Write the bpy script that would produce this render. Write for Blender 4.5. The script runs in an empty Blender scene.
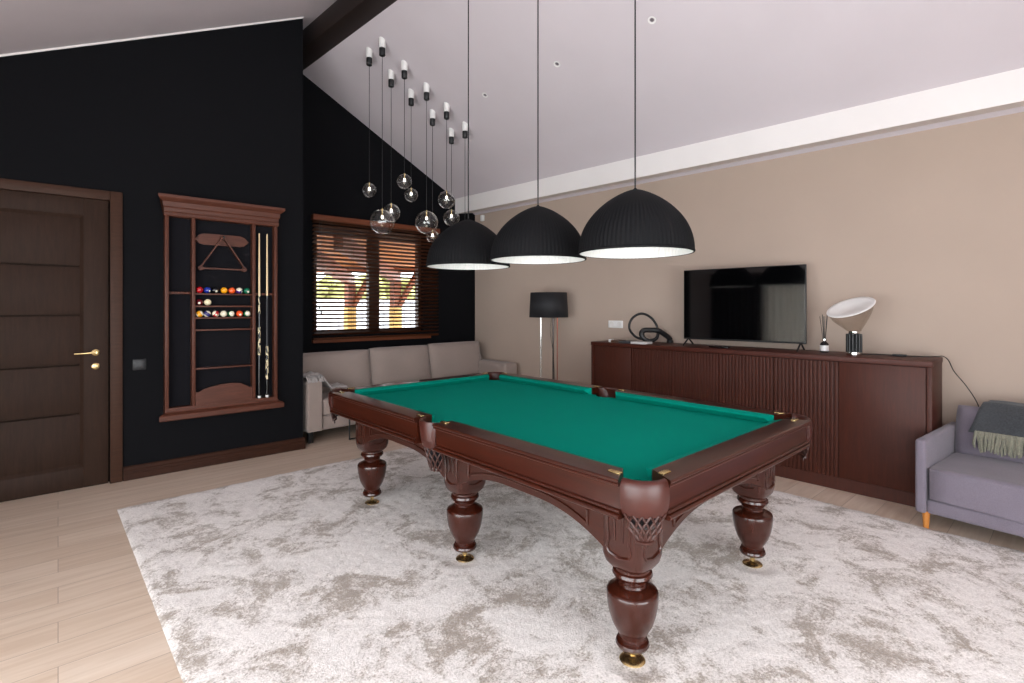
import bpy, bmesh, math, random
from mathutils import Vector, Matrix, noise
random.seed(7)
PI = math.pi
SC = bpy.context.scene
COL = SC.collection
EYE = 1.4

# ------------------------------------------------------------------ helpers
def lin(c):
    if isinstance(c, str):
        c = c.lstrip('#'); c = [int(c[i:i+2], 16) for i in (0, 2, 4)]
    o = []
    for v in c[:3]:
        v = v / 255.0
        o.append(v / 12.92 if v <= 0.04045 else ((v + 0.055) / 1.055) ** 2.4)
    return (o[0], o[1], o[2], 1.0)

def tag(o, label=None, cat=None, group=None, kind=None):
    if label: o['label'] = label
    if cat: o['category'] = cat
    if group: o['group'] = group
    if kind: o['kind'] = kind
    return o

def empty(name, loc=(0, 0, 0), rz=0.0, parent=None):
    o = bpy.data.objects.new(name, None); COL.objects.link(o)
    o.empty_display_size = 0.1
    o.location = loc; o.rotation_euler = (0, 0, rz)
    if parent: o.parent = parent
    return o

class MB:
    """collects shapes in one bmesh, then links them as ONE mesh object"""
    def __init__(s): s.b = bmesh.new()
    def box(s, x0, x1, y0, y1, z0, z1, bev=0.0, seg=2, mat=None):
        M = Matrix.Translation(((x0+x1)/2, (y0+y1)/2, (z0+z1)/2)) @ Matrix.Diagonal((abs(x1-x0), abs(y1-y0), abs(z1-z0), 1))
        if mat is not None: M = mat @ M
        t = bmesh.new(); bmesh.ops.create_cube(t, size=1, matrix=M)
        if bev > 0:
            bmesh.ops.bevel(t, geom=list(t.edges), offset=bev, segments=seg, profile=0.5, affect='EDGES')
        s.merge(t); return s
    def merge(s, t):
        me = bpy.data.meshes.new('tmp'); t.to_mesh(me); t.free()
        s.b.from_mesh(me); bpy.data.meshes.remove(me)
    def lathe(s, prof, seg=32, c=(0, 0, 0), mat=None, ripple=None, cap=True):
        rings = []
        for r, z in prof:
            ring = []
            for k in range(seg):
                a = 2*PI*k/seg; rr = r if ripple is None else r*(1+ripple(k))
                p = Vector((c[0]+rr*math.cos(a), c[1]+rr*math.sin(a), c[2]+z))
                ring.append(s.b.verts.new(mat @ p if mat is not None else p))
            rings.append(ring)
        for A, B in zip(rings, rings[1:]):
            for k in range(seg):
                s.b.faces.new((A[k], A[(k+1) % seg], B[(k+1) % seg], B[k]))
        if cap:
            if prof[0][0] > 1e-6: s.b.faces.new(list(reversed(rings[0])))
            if prof[-1][0] > 1e-6: s.b.faces.new(rings[-1])
        return s
    def tube(s, pts, r, seg=8, closed=False):
        pts = [Vector(p) for p in pts]; n = len(pts)
        rad = r if isinstance(r, (list, tuple)) else [r]*n
        T = []
        for i in range(n):
            a = pts[(i-1) % n] if (closed or i > 0) else pts[i]
            b = pts[(i+1) % n] if (closed or i < n-1) else pts[i]
            d = (b-a); T.append(d.normalized() if d.length > 1e-9 else Vector((0, 0, 1)))
        up = Vector((0, 0, 1)) if abs(T[0].z) < 0.9 else Vector((1, 0, 0))
        N = (up - T[0]*up.dot(T[0])).normalized()
        rings = []
        for i in range(n):
            N = (N - T[i]*N.dot(T[i]))
            N = N.normalized() if N.length > 1e-6 else T[i].orthogonal().normalized()
            B = T[i].cross(N)
            rings.append([s.b.verts.new(pts[i] + (N*math.cos(2*PI*k/seg) + B*math.sin(2*PI*k/seg))*rad[i]) for k in range(seg)])
        m = n if closed else n-1
        for i in range(m):
            A, Bq = rings[i], rings[(i+1) % n]
            for k in range(seg):
                s.b.faces.new((A[k], A[(k+1) % seg], Bq[(k+1) % seg], Bq[k]))
        if not closed:
            s.b.faces.new(list(reversed(rings[0]))); s.b.faces.new(rings[-1])
        return s
    def prism(s, poly, f, a, b):
        """polygon (list of 2d) extruded between a and b; f(u, v, w) -> xyz"""
        A = [s.b.verts.new(f(u, v, a)) for u, v in poly]
        B = [s.b.verts.new(f(u, v, b)) for u, v in poly]
        n = len(poly)
        for k in range(n):
            s.b.faces.new((A[k], A[(k+1) % n], B[(k+1) % n], B[k]))
        s.b.faces.new(list(reversed(A))); s.b.faces.new(B)
        return s
    def loft(s, rings, cap=True, closed=True):
        R = [[s.b.verts.new(p) for p in ring] for ring in rings]
        n = len(R[0])
        for A, B in zip(R, R[1:]):
            for k in range(n if closed else n-1):
                s.b.faces.new((A[k], A[(k+1) % n], B[(k+1) % n], B[k]))
        if cap and closed:
            s.b.faces.new(list(reversed(R[0]))); s.b.faces.new(R[-1])
        return s
    def grid(s, nu, nv, f):
        V = [[s.b.verts.new(f(i/nu, j/nv)) for j in range(nv+1)] for i in range(nu+1)]
        for i in range(nu):
            for j in range(nv):
                s.b.faces.new((V[i][j], V[i+1][j], V[i+1][j+1], V[i][j+1]))
        return s
    def sphere(s, c, r, u=24, v=16):
        bmesh.ops.create_uvsphere(s.b, u_segments=u, v_segments=v, radius=r, matrix=Matrix.Translation(c)); return s
    def build(s, name, mat, parent=None, smooth=40, loc=None, rz=None):
        bmesh.ops.recalc_face_normals(s.b, faces=s.b.faces)
        me = bpy.data.meshes.new(name); s.b.to_mesh(me); s.b.free()
        if smooth is not None:
            for p in me.polygons: p.use_smooth = True
            me.set_sharp_from_angle(angle=math.radians(smooth))
        o = bpy.data.objects.new(name, me); COL.objects.link(o)
        me.materials.append(mat)
        if parent: o.parent = parent
        if loc is not None: o.location = loc
        if rz is not None: o.rotation_euler = (0, 0, rz)
        return o

def solidify(o, th, off=0.0):
    m = o.modifiers.new('thick', 'SOLIDIFY'); m.thickness = th; m.offset = off; return o

def copy_tree(o, parent=None):
    c = o.copy(); COL.objects.link(c)
    if parent: c.parent = parent
    for ch in o.children: copy_tree(ch, c)
    return c

def cushion(mb, x0, x1, y0, y1, z0, z1, axis=2, n=14, edge=0.35, pw=4, tr=None, rnd=None):
    """puffy box, thin along `axis` at its borders"""
    c = Vector(((x0+x1)/2, (y0+y1)/2, (z0+z1)/2)); h = Vector((abs(x1-x0)/2, abs(y1-y0)/2, abs(z1-z0)/2))
    t = bmesh.new(); bmesh.ops.create_cube(t, size=2)
    bmesh.ops.subdivide_edges(t, edges=list(t.edges), cuts=n, use_grid_fill=True)
    o = [i for i in range(3) if i != axis]
    for v in t.verts:
        p = v.co.copy()
        a, b = p[o[0]], p[o[1]]
        k = edge + (1-edge)*((1-abs(a)**pw)*(1-abs(b)**pw))**0.5
        q = p.copy(); q[axis] = p[axis]*k
        # round the outline corners a little
        rr = 0.04
        q[o[0]] = a*(1 - rr*abs(b)**6*0.5); q[o[1]] = b*(1 - rr*abs(a)**6*0.5)
        q = Vector((c[i]+q[i]*h[i] for i in range(3)))
        if rnd:
            d = noise.noise(q*3.1+Vector((rnd, 0, 0)))*0.012 + noise.noise(q*8.0+Vector((0, rnd, 0)))*0.004
            q[axis] += d*(1 if p[axis] > 0 else -1)
        v.co = tr @ q if tr is not None else q
    mb.merge(t); return mb

# ------------------------------------------------------------------ materials
MATS = {}
def new_mat(name):
    m = bpy.data.materials.new(name); m.use_nodes = True
    nt = m.node_tree; b = nt.nodes['Principled BSDF']; return m, nt, b
def setp(b, **k):
    for kk, v in k.items():
        b.inputs[kk.replace('_', ' ')].default_value = v
def plain(name, col, rough=0.5, metal=0.0, spec=0.5, bump=0.0, bscale=200, coat=0.0, vary=0.0, vscale=6):
    m, nt, b = new_mat(name)
    c = lin(col); b.inputs['Base Color'].default_value = c
    b.inputs['Roughness'].default_value = rough; b.inputs['Metallic'].default_value = metal
    b.inputs['Specular IOR Level'].default_value = spec
    b.inputs['Coat Weight'].default_value = coat; b.inputs['Coat Roughness'].default_value = 0.08
    if bump or vary:
        tc = nt.nodes.new('ShaderNodeTexCoord')
    if vary:
        n = nt.nodes.new('ShaderNodeTexNoise'); n.inputs['Scale'].default_value = vscale; n.inputs['Detail'].default_value = 4
        nt.links.new(tc.outputs['Object'], n.inputs['Vector'])
        r = nt.nodes.new('ShaderNodeValToRGB')
        r.color_ramp.elements[0].position = 0.3; r.color_ramp.elements[1].position = 0.7
        r.color_ramp.elements[0].color = (*[x*(1-vary) for x in c[:3]], 1)
        r.color_ramp.elements[1].color = (*[min(1, x*(1+vary)) for x in c[:3]], 1)
        nt.links.new(n.outputs['Fac'], r.inputs['Fac']); nt.links.new(r.outputs['Color'], b.inputs['Base Color'])
    if bump:
        n2 = nt.nodes.new('ShaderNodeTexNoise'); n2.inputs['Scale'].default_value = bscale; n2.inputs['Detail'].default_value = 3
        nt.links.new(tc.outputs['Object'], n2.inputs['Vector'])
        bp = nt.nodes.new('ShaderNodeBump'); bp.inputs['Strength'].default_value = bump; bp.inputs['Distance'].default_value = 0.01
        nt.links.new(n2.outputs['Fac'], bp.inputs['Height']); nt.links.new(bp.outputs['Normal'], b.inputs['Normal'])
    MATS[name] = m; return m
def wood(name, c1, c2, axis='X', scale=1.0, rough=0.35, coat=0.0, spec=0.5, bump=0.04):
    m, nt, b = new_mat(name)
    tc = nt.nodes.new('ShaderNodeTexCoord'); mp = nt.nodes.new('ShaderNodeMapping')
    s = [14*scale]*3; s['XYZ'.index(axis)] = 1.1*scale
    mp.inputs['Scale'].default_value = s
    nt.links.new(tc.outputs['Object'], mp.inputs['Vector'])
    n = nt.nodes.new('ShaderNodeTexNoise'); n.inputs['Scale'].default_value = 2.2; n.inputs['Detail'].default_value = 7; n.inputs['Roughness'].default_value = 0.62; n.inputs['Distortion'].default_value = 0.9
    nt.links.new(mp.outputs['Vector'], n.inputs['Vector'])
    f = nt.nodes.new('ShaderNodeTexNoise'); f.inputs['Scale'].default_value = 14; f.inputs['Detail'].default_value = 3
    nt.links.new(mp.outputs['Vector'], f.inputs['Vector'])
    mx = nt.nodes.new('ShaderNodeMix'); mx.data_type = 'FLOAT'; mx.inputs[0].default_value = 0.3
    nt.links.new(n.outputs['Fac'], mx.inputs[2]); nt.links.new(f.outputs['Fac'], mx.inputs[3])
    r = nt.nodes.new('ShaderNodeValToRGB'); r.color_ramp.elements[0].position = 0.32; r.color_ramp.elements[1].position = 0.68
    r.color_ramp.elements[0].color = lin(c1); r.color_ramp.elements[1].color = lin(c2)
    nt.links.new(mx.outputs[0], r.inputs['Fac']); nt.links.new(r.outputs['Color'], b.inputs['Base Color'])
    bp = nt.nodes.new('ShaderNodeBump'); bp.inputs['Strength'].default_value = bump; bp.inputs['Distance'].default_value = 0.01
    nt.links.new(mx.outputs[0], bp.inputs['Height']); nt.links.new(bp.outputs['Normal'], b.inputs['Normal'])
    setp(b, Roughness=rough, Coat_Weight=coat, Coat_Roughness=0.12, Specular_IOR_Level=spec)
    MATS[name] = m; return m
def emit(name, col, s, base=(255, 255, 255)):
    m, nt, b = new_mat(name); b.inputs['Base Color'].default_value = lin(base)
    b.inputs['Emission Color'].default_value = lin(col); b.inputs['Emission Strength'].default_value = s
    MATS[name] = m; return m
def glass(name, tint=(255, 255, 255), refl=1.0, rough=0.0, base=0.04, power=4.0):
    """thin clear pane: see-through with a fresnel mirror"""
    m, nt, b = new_mat(name); nt.nodes.remove(b)
    out = nt.nodes['Material Output']
    t = nt.nodes.new('ShaderNodeBsdfTransparent'); t.inputs['Color'].default_value = lin(tint)
    g = nt.nodes.new('ShaderNodeBsdfGlossy'); g.inputs['Roughness'].default_value = rough
    lw = nt.nodes.new('ShaderNodeLayerWeight'); lw.inputs['Blend'].default_value = 0.5
    pw = nt.nodes.new('ShaderNodeMath'); pw.operation = 'POWER'; pw.inputs[1].default_value = power
    nt.links.new(lw.outputs['Facing'], pw.inputs[0])
    ma = nt.nodes.new('ShaderNodeMath'); ma.operation = 'MULTIPLY_ADD'; ma.inputs[1].default_value = 0.75*refl; ma.inputs[2].default_value = base; ma.use_clamp = True
    nt.links.new(pw.outputs[0], ma.inputs[0])
    mx = nt.nodes.new('ShaderNodeMixShader')
    nt.links.new(ma.outputs[0], mx.inputs['Fac']); nt.links.new(t.outputs[0], mx.inputs[1]); nt.links.new(g.outputs[0], mx.inputs[2])
    nt.links.new(mx.outputs[0], out.inputs['Surface'])
    MATS[name] = m; return m

def fabric(name, col, vary=0.12, wscale=900, bump=0.25, rough=0.95, sheen=0.2):
    m, nt, b = new_mat(name)
    tc = nt.nodes.new('ShaderNodeTexCoord')
    n = nt.nodes.new('ShaderNodeTexNoise'); n.inputs['Scale'].default_value = wscale*0.25; n.inputs['Detail'].default_value = 2
    n0 = nt.nodes.new('ShaderNodeTexNoise'); n0.inputs['Scale'].default_value = 5; n0.inputs['Detail'].default_value = 3
    for q in (n, n0): nt.links.new(tc.outputs['Object'], q.inputs['Vector'])
    mx = nt.nodes.new('ShaderNodeMix'); mx.data_type = 'FLOAT'; mx.inputs[0].default_value = 0.35
    nt.links.new(n.outputs['Fac'], mx.inputs[2]); nt.links.new(n0.outputs['Fac'], mx.inputs[3])
    r = nt.nodes.new('ShaderNodeValToRGB'); c = lin(col)
    r.color_ramp.elements[0].position = 0.3; r.color_ramp.elements[1].position = 0.7
    r.color_ramp.elements[0].color = (*[x*(1-vary) for x in c[:3]], 1); r.color_ramp.elements[1].color = (*[min(1, x*(1+vary)) for x in c[:3]], 1)
    nt.links.new(mx.outputs[0], r.inputs['Fac']); nt.links.new(r.outputs['Color'], b.inputs['Base Color'])
    bp = nt.nodes.new('ShaderNodeBump'); bp.inputs['Strength'].default_value = bump; bp.inputs['Distance'].default_value = 0.004
    nt.links.new(n.outputs['Fac'], bp.inputs['Height']); nt.links.new(bp.outputs['Normal'], b.inputs['Normal'])
    setp(b, Roughness=rough, Specular_IOR_Level=0.15, Sheen_Weight=sheen, Sheen_Roughness=0.5)
    MATS[name] = m; return m

# table woods
W_RAIL = wood('mahogany_v', '#2b1008', '#3e170b', 'Y', 1.3, 0.28, 0.12, spec=0.4, bump=0.006)
W_RAILX = wood('mahogany_u', '#2b1008', '#3e170b', 'X', 1.3, 0.28, 0.12, spec=0.4, bump=0.006)
W_LEG = wood('mahogany_z', '#2c1008', '#3c160b', 'Z', 1.2, 0.24, 0.25, spec=0.45, bump=0.003)
LEATHER = plain('brown_leather', '#3d170f', 0.38, bump=0.08, bscale=350, spec=0.5, vary=0.12, vscale=30)
NET = plain('leather_net', '#36170f', 0.45, vary=0.1, vscale=40)
CLOTH = fabric('green_baize', '#008573', 0.04, 1500, 0.06, 1.0, 0.0); CLOTH.node_tree.nodes['Principled BSDF'].inputs['Specular IOR Level'].default_value = 0.05
BRASS = plain('brass', '#d8be88', 0.27, 1.0)
# room
def wallpaint(name, col, bump=0.06, rough=0.85, spec=0.25):
    return plain(name, col, rough, bump=bump, bscale=260, spec=spec, vary=0.02, vscale=2)
M_DARK = wallpaint('charcoal_paint', '#0d0d10', rough=0.85, spec=0.12)
M_BEIGE = wallpaint('beige_paint', '#b19f92')
M_CEIL = wallpaint('white_ceiling_paint', '#cec5ca', 0.02)
M_TRIMW = wallpaint('white_trim_paint', '#e4dfdd', 0.02, 0.6)
M_BEAM = wood('dark_beam_wood', '#170e0b', '#2a1913', 'Y', 0.8, 0.6)
M_DOOR = wood('wenge_door', '#261811', '#332219', 'Z', 1.6, 0.6, spec=0.15)
M_DOORX = wood('wenge_casing', '#352219', '#432c21', 'X', 1.6, 0.5, spec=0.15)
M_BASEB = wood('dark_baseboard_wood', '#2a150c', '#3a2014', 'X', 1.5, 0.5, spec=0.15)
M_RACK = wood('rack_mahogany', '#46251b', '#5c3426', 'Z', 1.6, 0.45, spec=0.25)
M_RACKX = wood('rack_mahogany_across', '#46251b', '#5c3426', 'X', 1.6, 0.45, spec=0.25)
M_FELT = fabric('black_felt', '#0e0d12', 0.1, 800, 0.1)
M_CAB = wood('cabinet_walnut', '#36150b', '#4a2013', 'Z', 2.0, 0.5, spec=0.3)
M_CABX = wood('cabinet_walnut_along', '#38140b', '#4c2014', 'Y', 2.0, 0.5, spec=0.3)
M_BLIND = wood('blind_wood', '#351708', '#50280f', 'X', 2.0, 0.65, spec=0.15)
M_CASE = wood('window_casing_wood', '#5f3220', '#7a462f', 'X', 2.0, 0.5, spec=0.15)
M_WFRAME = wood('window_frame_wood', '#27140d', '#3a2015', 'X', 2.0, 0.4)
M_BLACK = plain('black_metal', '#121214', 0.45, spec=0.5)
M_BLKGL = plain('black_gloss', '#08080a', 0.12)
M_SHADE = plain('charcoal_shade', '#0d0d0f', 0.75, spec=0.15)
M_LINING = plain('white_lining', '#e6e4e2', 0.6)
M_WHITE = plain('white_plastic', '#e8e6e4', 0.4)
M_CHROME = plain('chrome', '#d9d6d2', 0.12, 1.0)
M_GLOBE = glass('clear_globe_glass', refl=1.0, base=0.075, power=3.0)
M_PANE = glass('window_pane_glass', refl=0.4, base=0.004)
M_LAMPGL = glass('lamp_bowl_glass', tint=(236, 232, 228), refl=0.7, base=0.05)
M_BULB = emit('warm_bulb', '#fff0d8', 2.5)
M_DOMEBULB = emit('dome_bulb', '#fff6ea', 1.2)
M_SOFAG = fabric('taupe_upholstery', '#92847d', 0.07, 700, 0.2)
M_SOFAP = fabric('lilac_grey_upholstery', '#756d78', 0.16, 900, 0.3)
M_THROW = fabric('charcoal_wool', '#3d3f42', 0.3, 420, 0.6)
M_FRINGE = fabric('grey_green_wool', '#7a786a', 0.35, 600, 0.5)
M_THROWL = fabric('pale_grey_wool', '#a39c99', 0.2, 500, 0.5)
M_OAKLEG = wood('oak_leg', '#b06a2a', '#c98540', 'Z', 2.0, 0.4)
def sheer():
    m, nt, b = new_mat('sheer_curtain'); out = nt.nodes['Material Output']
    b.inputs['Base Color'].default_value = lin('#d8d4ce'); b.inputs['Roughness'].default_value = 0.9
    t = nt.nodes.new('ShaderNodeBsdfTranslucent'); t.inputs['Color'].default_value = lin('#dcd8d2')
    mx = nt.nodes.new('ShaderNodeMixShader'); mx.inputs[0].default_value = 0.55
    nt.links.new(b.outputs[0], mx.inputs[1]); nt.links.new(t.outputs[0], mx.inputs[2]); nt.links.new(mx.outputs[0], out.inputs['Surface'])
    return m
M_SHEER = sheer()

def floor_mat():
    m, nt, b = new_mat('oak_planks')
    tc = nt.nodes.new('ShaderNodeTexCoord')
    mp = nt.nodes.new('ShaderNodeMapping'); mp.inputs['Rotation'].default_value = (0, 0, 0.0745)
    nt.links.new(tc.outputs['Object'], mp.inputs['Vector'])
    br = nt.nodes.new('ShaderNodeTexBrick'); br.offset = 0.37; br.inputs['Scale'].default_value = 1.0
    br.inputs['Brick Width'].default_value = 3.7; br.inputs['Row Height'].default_value = 0.19
    br.inputs['Mortar Size'].default_value = 0.0016; br.inputs['Mortar Smooth'].default_value = 0.3
    br.inputs['Color1'].default_value = (0.0, 0.0, 0.0, 1); br.inputs['Color2'].default_value = (1, 1, 1, 1); br.inputs['Mortar'].default_value = (0.5, 0.5, 0.5, 1)
    nt.links.new(mp.outputs['Vector'], br.inputs['Vector'])
    mp2 = nt.nodes.new('ShaderNodeMapping'); mp2.inputs['Scale'].default_value = (1.0, 13, 1)
    nt.links.new(mp.outputs['Vector'], mp2.inputs['Vector'])
    off = nt.nodes.new('ShaderNodeVectorMath'); off.operation = 'MULTIPLY_ADD'; off.inputs[1].default_value = (7, 3, 5)
    nt.links.new(br.outputs['Color'], off.inputs[0]); nt.links.new(mp2.outputs['Vector'], off.inputs[2])
    n = nt.nodes.new('ShaderNodeTexNoise'); n.inputs['Scale'].default_value = 1.7; n.inputs['Detail'].default_value = 8; n.inputs['Roughness'].default_value = 0.6; n.inputs['Distortion'].default_value = 0.8
    nt.links.new(off.outputs[0], n.inputs['Vector'])
    mx = nt.nodes.new('ShaderNodeMix'); mx.data_type = 'FLOAT'; mx.inputs[0].default_value = 0.20
    nt.links.new(n.outputs['Fac'], mx.inputs[2]); nt.links.new(br.outputs['Color'], mx.inputs[3])
    r = nt.nodes.new('ShaderNodeValToRGB'); r.color_ramp.elements[0].position = 0.2; r.color_ramp.elements[1].position = 0.8
    r.color_ramp.elements[0].color = lin('#c3a993'); r.color_ramp.elements[1].color = lin('#e6d4c4')
    nt.links.new(mx.outputs[0], r.inputs['Fac'])
    dk = nt.nodes.new('ShaderNodeMix'); dk.data_type = 'RGBA'; dk.inputs[7].default_value = lin('#a08a79')
    nt.links.new(br.outputs['Fac'], dk.inputs[0]); nt.links.new(r.outputs['Color'], dk.inputs[6])
    nt.links.new(dk.outputs[2], b.inputs['Base Color'])
    bp = nt.nodes.new('ShaderNodeBump'); bp.inputs['Strength'].default_value = 0.12; bp.inputs['Distance'].default_value = 0.004; bp.invert = True
    nt.links.new(br.outputs['Fac'], bp.inputs['Height']); nt.links.new(bp.outputs['Normal'], b.inputs['Normal'])
    setp(b, Roughness=0.36, Specular_IOR_Level=0.5)
    return m
def rug_mat():
    m, nt, b = new_mat('shag_rug')
    tc = nt.nodes.new('ShaderNodeTexCoord')
    n1 = nt.nodes.new('ShaderNodeTexNoise'); n1.inputs['Scale'].default_value = 3.6; n1.inputs['Detail'].default_value = 7; n1.inputs['Roughness'].default_value = 0.68; n1.inputs['Distortion'].default_value = 0.7
    n2 = nt.nodes.new('ShaderNodeTexNoise'); n2.inputs['Scale'].default_value = 15; n2.inputs['Detail'].default_value = 6; n2.inputs['Roughness'].default_value = 0.75; n2.inputs['Distortion'].default_value = 0.8
    n3 = nt.nodes.new('ShaderNodeTexNoise'); n3.inputs['Scale'].default_value = 110; n3.inputs['Detail'].default_value = 4; n3.inputs['Roughness'].default_value = 0.7
    for q in (n1, n2, n3): nt.links.new(tc.outputs['Object'], q.inputs['Vector'])
    a = nt.nodes.new('ShaderNodeMix'); a.data_type = 'FLOAT'; a.inputs[0].default_value = 0.30
    nt.links.new(n1.outputs['Fac'], a.inputs[2]); nt.links.new(n2.outputs['Fac'], a.inputs[3])
    c = nt.nodes.new('ShaderNodeMix'); c.data_type = 'FLOAT'; c.inputs[0].default_value = 0.20
    nt.links.new(a.outputs[0], c.inputs[2]); nt.links.new(n3.outputs['Fac'], c.inputs[3])
    r = nt.nodes.new('ShaderNodeValToRGB')  # patches: lighter and darker lay of the pile nap, put into the colour
    e = r.color_ramp.elements; e[0].position = 0.425; e[0].color = lin('#a89a8f'); e[1].position = 0.53; e[1].color = lin('#f1e9e5')
    k = e.new(0.462); k.color = lin('#c2b6ad'); k = e.new(0.487); k.color = lin('#e0d7d2')
    nt.links.new(c.outputs[0], r.inputs['Fac'])
    fr = nt.nodes.new('ShaderNodeValToRGB'); fr.color_ramp.elements[0].position = 0.36; fr.color_ramp.elements[1].position = 0.60
    fr.color_ramp.elements[0].color = (0.70, 0.69, 0.68, 1); fr.color_ramp.elements[1].color = (1.0, 1.0, 1.0, 1)
    nt.links.new(n3.outputs['Fac'], fr.inputs['Fac'])
    ml = nt.nodes.new('ShaderNodeMix'); ml.data_type = 'RGBA'; ml.blend_type = 'MULTIPLY'; ml.inputs[0].default_value = 0.7
    nt.links.new(r.outputs['Color'], ml.inputs[6]); nt.links.new(fr.outputs['Color'], ml.inputs[7]); nt.links.new(ml.outputs[2], b.inputs['Base Color'])
    bp = nt.nodes.new('ShaderNodeBump'); bp.inputs['Strength'].default_value = 0.25; bp.inputs['Distance'].default_value = 0.012
    nt.links.new(c.outputs[0], bp.inputs['Height'])
    bp2 = nt.nodes.new('ShaderNodeBump'); bp2.inputs['Strength'].default_value = 0.6; bp2.inputs['Distance'].default_value = 0.006
    nt.links.new(n3.outputs['Fac'], bp2.inputs['Height']); nt.links.new(bp.outputs['Normal'], bp2.inputs['Normal'])
    nt.links.new(bp2.outputs['Normal'], b.inputs['Normal'])
    setp(b, Roughness=1.0, Specular_IOR_Level=0.05, Sheen_Weight=0.25, Sheen_Roughness=0.6)
    return m

# ------------------------------------------------------------------ setting
XW = 5.13                      # beige wall
DK = -0.0745; P0 = (0.775, 5.120)        # dark wall: origin and direction
WW = -0.085; PC = (XW, 5.739)            # window wall: right corner and direction
XL, YN = -1.75, -2.3                     # left wall and wall behind the camera
def zl(x): return 3.171 + 0.508*x        # left roof slope
ZC, X0C, SLR = 2.985, 4.77, 0.54
def zr(x): return ZC + SLR*(X0C - x)     # right roof slope
RX = 2.45                      # the two slopes meet behind the ridge beam
def roof(x): return zl(x) if x < RX else zr(x)
DKC, DKS = math.cos(DK), math.sin(DK)
WC, WS = math.cos(WW), math.sin(WW)
def dkw(s, y): return (P0[0]+s*DKC-y*DKS, P0[1]+s*DKS+y*DKC)
def struct(o, label, cat): return tag(o, label, cat, None, 'structure')

fl = MB().box(XL-0.2, XW+0.2, YN-0.2, 6.2, -0.12, 0.0).build('floor', floor_mat(), None, None)
struct(fl, 'pale oak plank floor running under the rug and furniture', 'floor')

m = MB()
pts = [(XL-0.2, zl(XL-0.2)), (RX, zl(RX)), (RX, zr(RX)), (XW+0.2, zr(XW+0.2))]
poly = pts + [(XW+0.2, zr(XW+0.2)+0.12), (RX+0.1, zl(RX)+0.12), (XL-0.2, zl(XL-0.2)+0.12)]
m.prism(poly, lambda u, v, w: (u, w, v), YN-0.2, 6.2)
struct(m.build('ceiling', M_CEIL, None, 20), 'white sloping ceiling meeting at the dark ridge beam', 'ceiling')

m = MB().box(2.37, 2.585, YN, 5.95, 4.165, 4.41, 0.006)
struct(m.build('trim_1', M_BEAM), 'dark wooden ridge beam along the top of the ceiling', 'beam')
m = MB().prism([(4.77, 2.765), (XW, 2.825), (XW, zr(XW)+0.02), (4.77, zr(4.77)+0.02)], lambda u, v, w: (u, w, v), YN, 5.9)
struct(m.build('trim_2', M_TRIMW), 'white boxed cornice above the beige wall', 'cornice')

# beige wall
m = MB().box(XW, XW+0.2, YN-0.2, 6.2, 0, 2.95)
struct(m.build('wall_right', M_BEIGE, None, None), 'plain beige wall behind the television and cabinet', 'wall')

# dark stub wall with the door opening cut in
m = MB()
SD0, SD1, DZ = -1.06, -0.083, 2.255
def dkf(u, v, w): x, y = dkw(u, w); return (x, y, v)
def topd(s): return zl(dkw(s, 0)[0])
SL, SR = (XL-0.2-P0[0]), 1.425
th = 0.2
m.prism([(SL, 0), (SD0, 0), (SD0, topd(SD0)), (SL, topd(SL))], dkf, 0, th)
m.prism([(SD0, DZ), (SD1, DZ), (SD1, topd(SD1)), (SD0, topd(SD0))], dkf, 0, th)
m.prism([(SD1, 0), (SR, 0), (SR, topd(SR)-0.004), (SD1, topd(SD1))], dkf, 0, th)
# return of the stub towards the window wall
x0, y0 = dkw(SR-0.2, th); x1, y1 = dkw(SR, th)
m.prism([(x0, y0), (x1, y1), (x1, 6.0), (x0, 6.0)], lambda u, v, w: (u, v, w), 0, zl(x0)-0.01)
struct(m.build('wall_left', M_DARK, None, None), 'charcoal painted wall carrying the door and the cue rack', 'wall')
m = MB()
m.prism([(SL, topd(SL)-0.016), (SR+0.004, topd(SR+0.004)-0.016), (SR+0.004, topd(SR+0.004)), (SL, topd(SL))], dkf, -0.006, 0.01)
struct(m.build('trim_3', M_TRIMW, None, None), 'thin pale strip where the charcoal wall meets the ceiling', 'trim')
m = MB()
def bb(mb, s0, s1):
    prof = [(0, 0), (-0.02, 0), (-0.02, 0.05), (-0.017, 0.055), (-0.017, 0.075), (-0.012, 0.082), (-0.012, 0.105), (-0.006, 0.112), (0, 0.112)]
    mb.prism(prof, lambda u, v, w: (*dkw(w, u), v), s0, s1)
bb(m, 0.001, SR+0.018)
x1, y1 = dkw(SR, 0)
m.box(x1-0.001, x1+0.018, y1+0.001, 5.8, 0, 0.112)
struct(m.build('baseboard_left', M_BASEB, None, 30), 'dark wooden baseboard below the charcoal wall', 'baseboard')

# window wall with opening
def wwf(s, y, z): return (PC[0]+s*WC-y*WS, PC[1]+s*WS+y*WC, z)
WS0, WS1, WZ0, WZ1 = -2.40, -0.90, 1.06, 2.40
m = MB()
def wp(poly): m.prism(poly, lambda u, v, w: wwf(u, w, v), 0, 0.22)
def topw(s): x = PC[0]+s*WC; return roof(x)+0.03
sr = (RX-PC[0])/WC
wp([(WS1, 0), (0.2, 0), (0.2, topw(0.2)), (WS1, topw(WS1))])
wp([(WS0, 0), (WS1, 0), (WS1, WZ0), (WS0, WZ0)])
wp([(WS0, WZ1), (WS1, WZ1), (WS1, topw(WS1)), (WS0, topw(WS0))])
wp([(-3.6, 0), (WS0, 0), (WS0, topw(WS0)), (sr+0.001, topw(sr+0.001)), (sr-0.001, topw(sr-0.001)), (-3.6, topw(-3.6))])
struct(m.build('wall_far', M_DARK, None, None), 'black painted gable wall around the blind covered window', 'wall')

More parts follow.
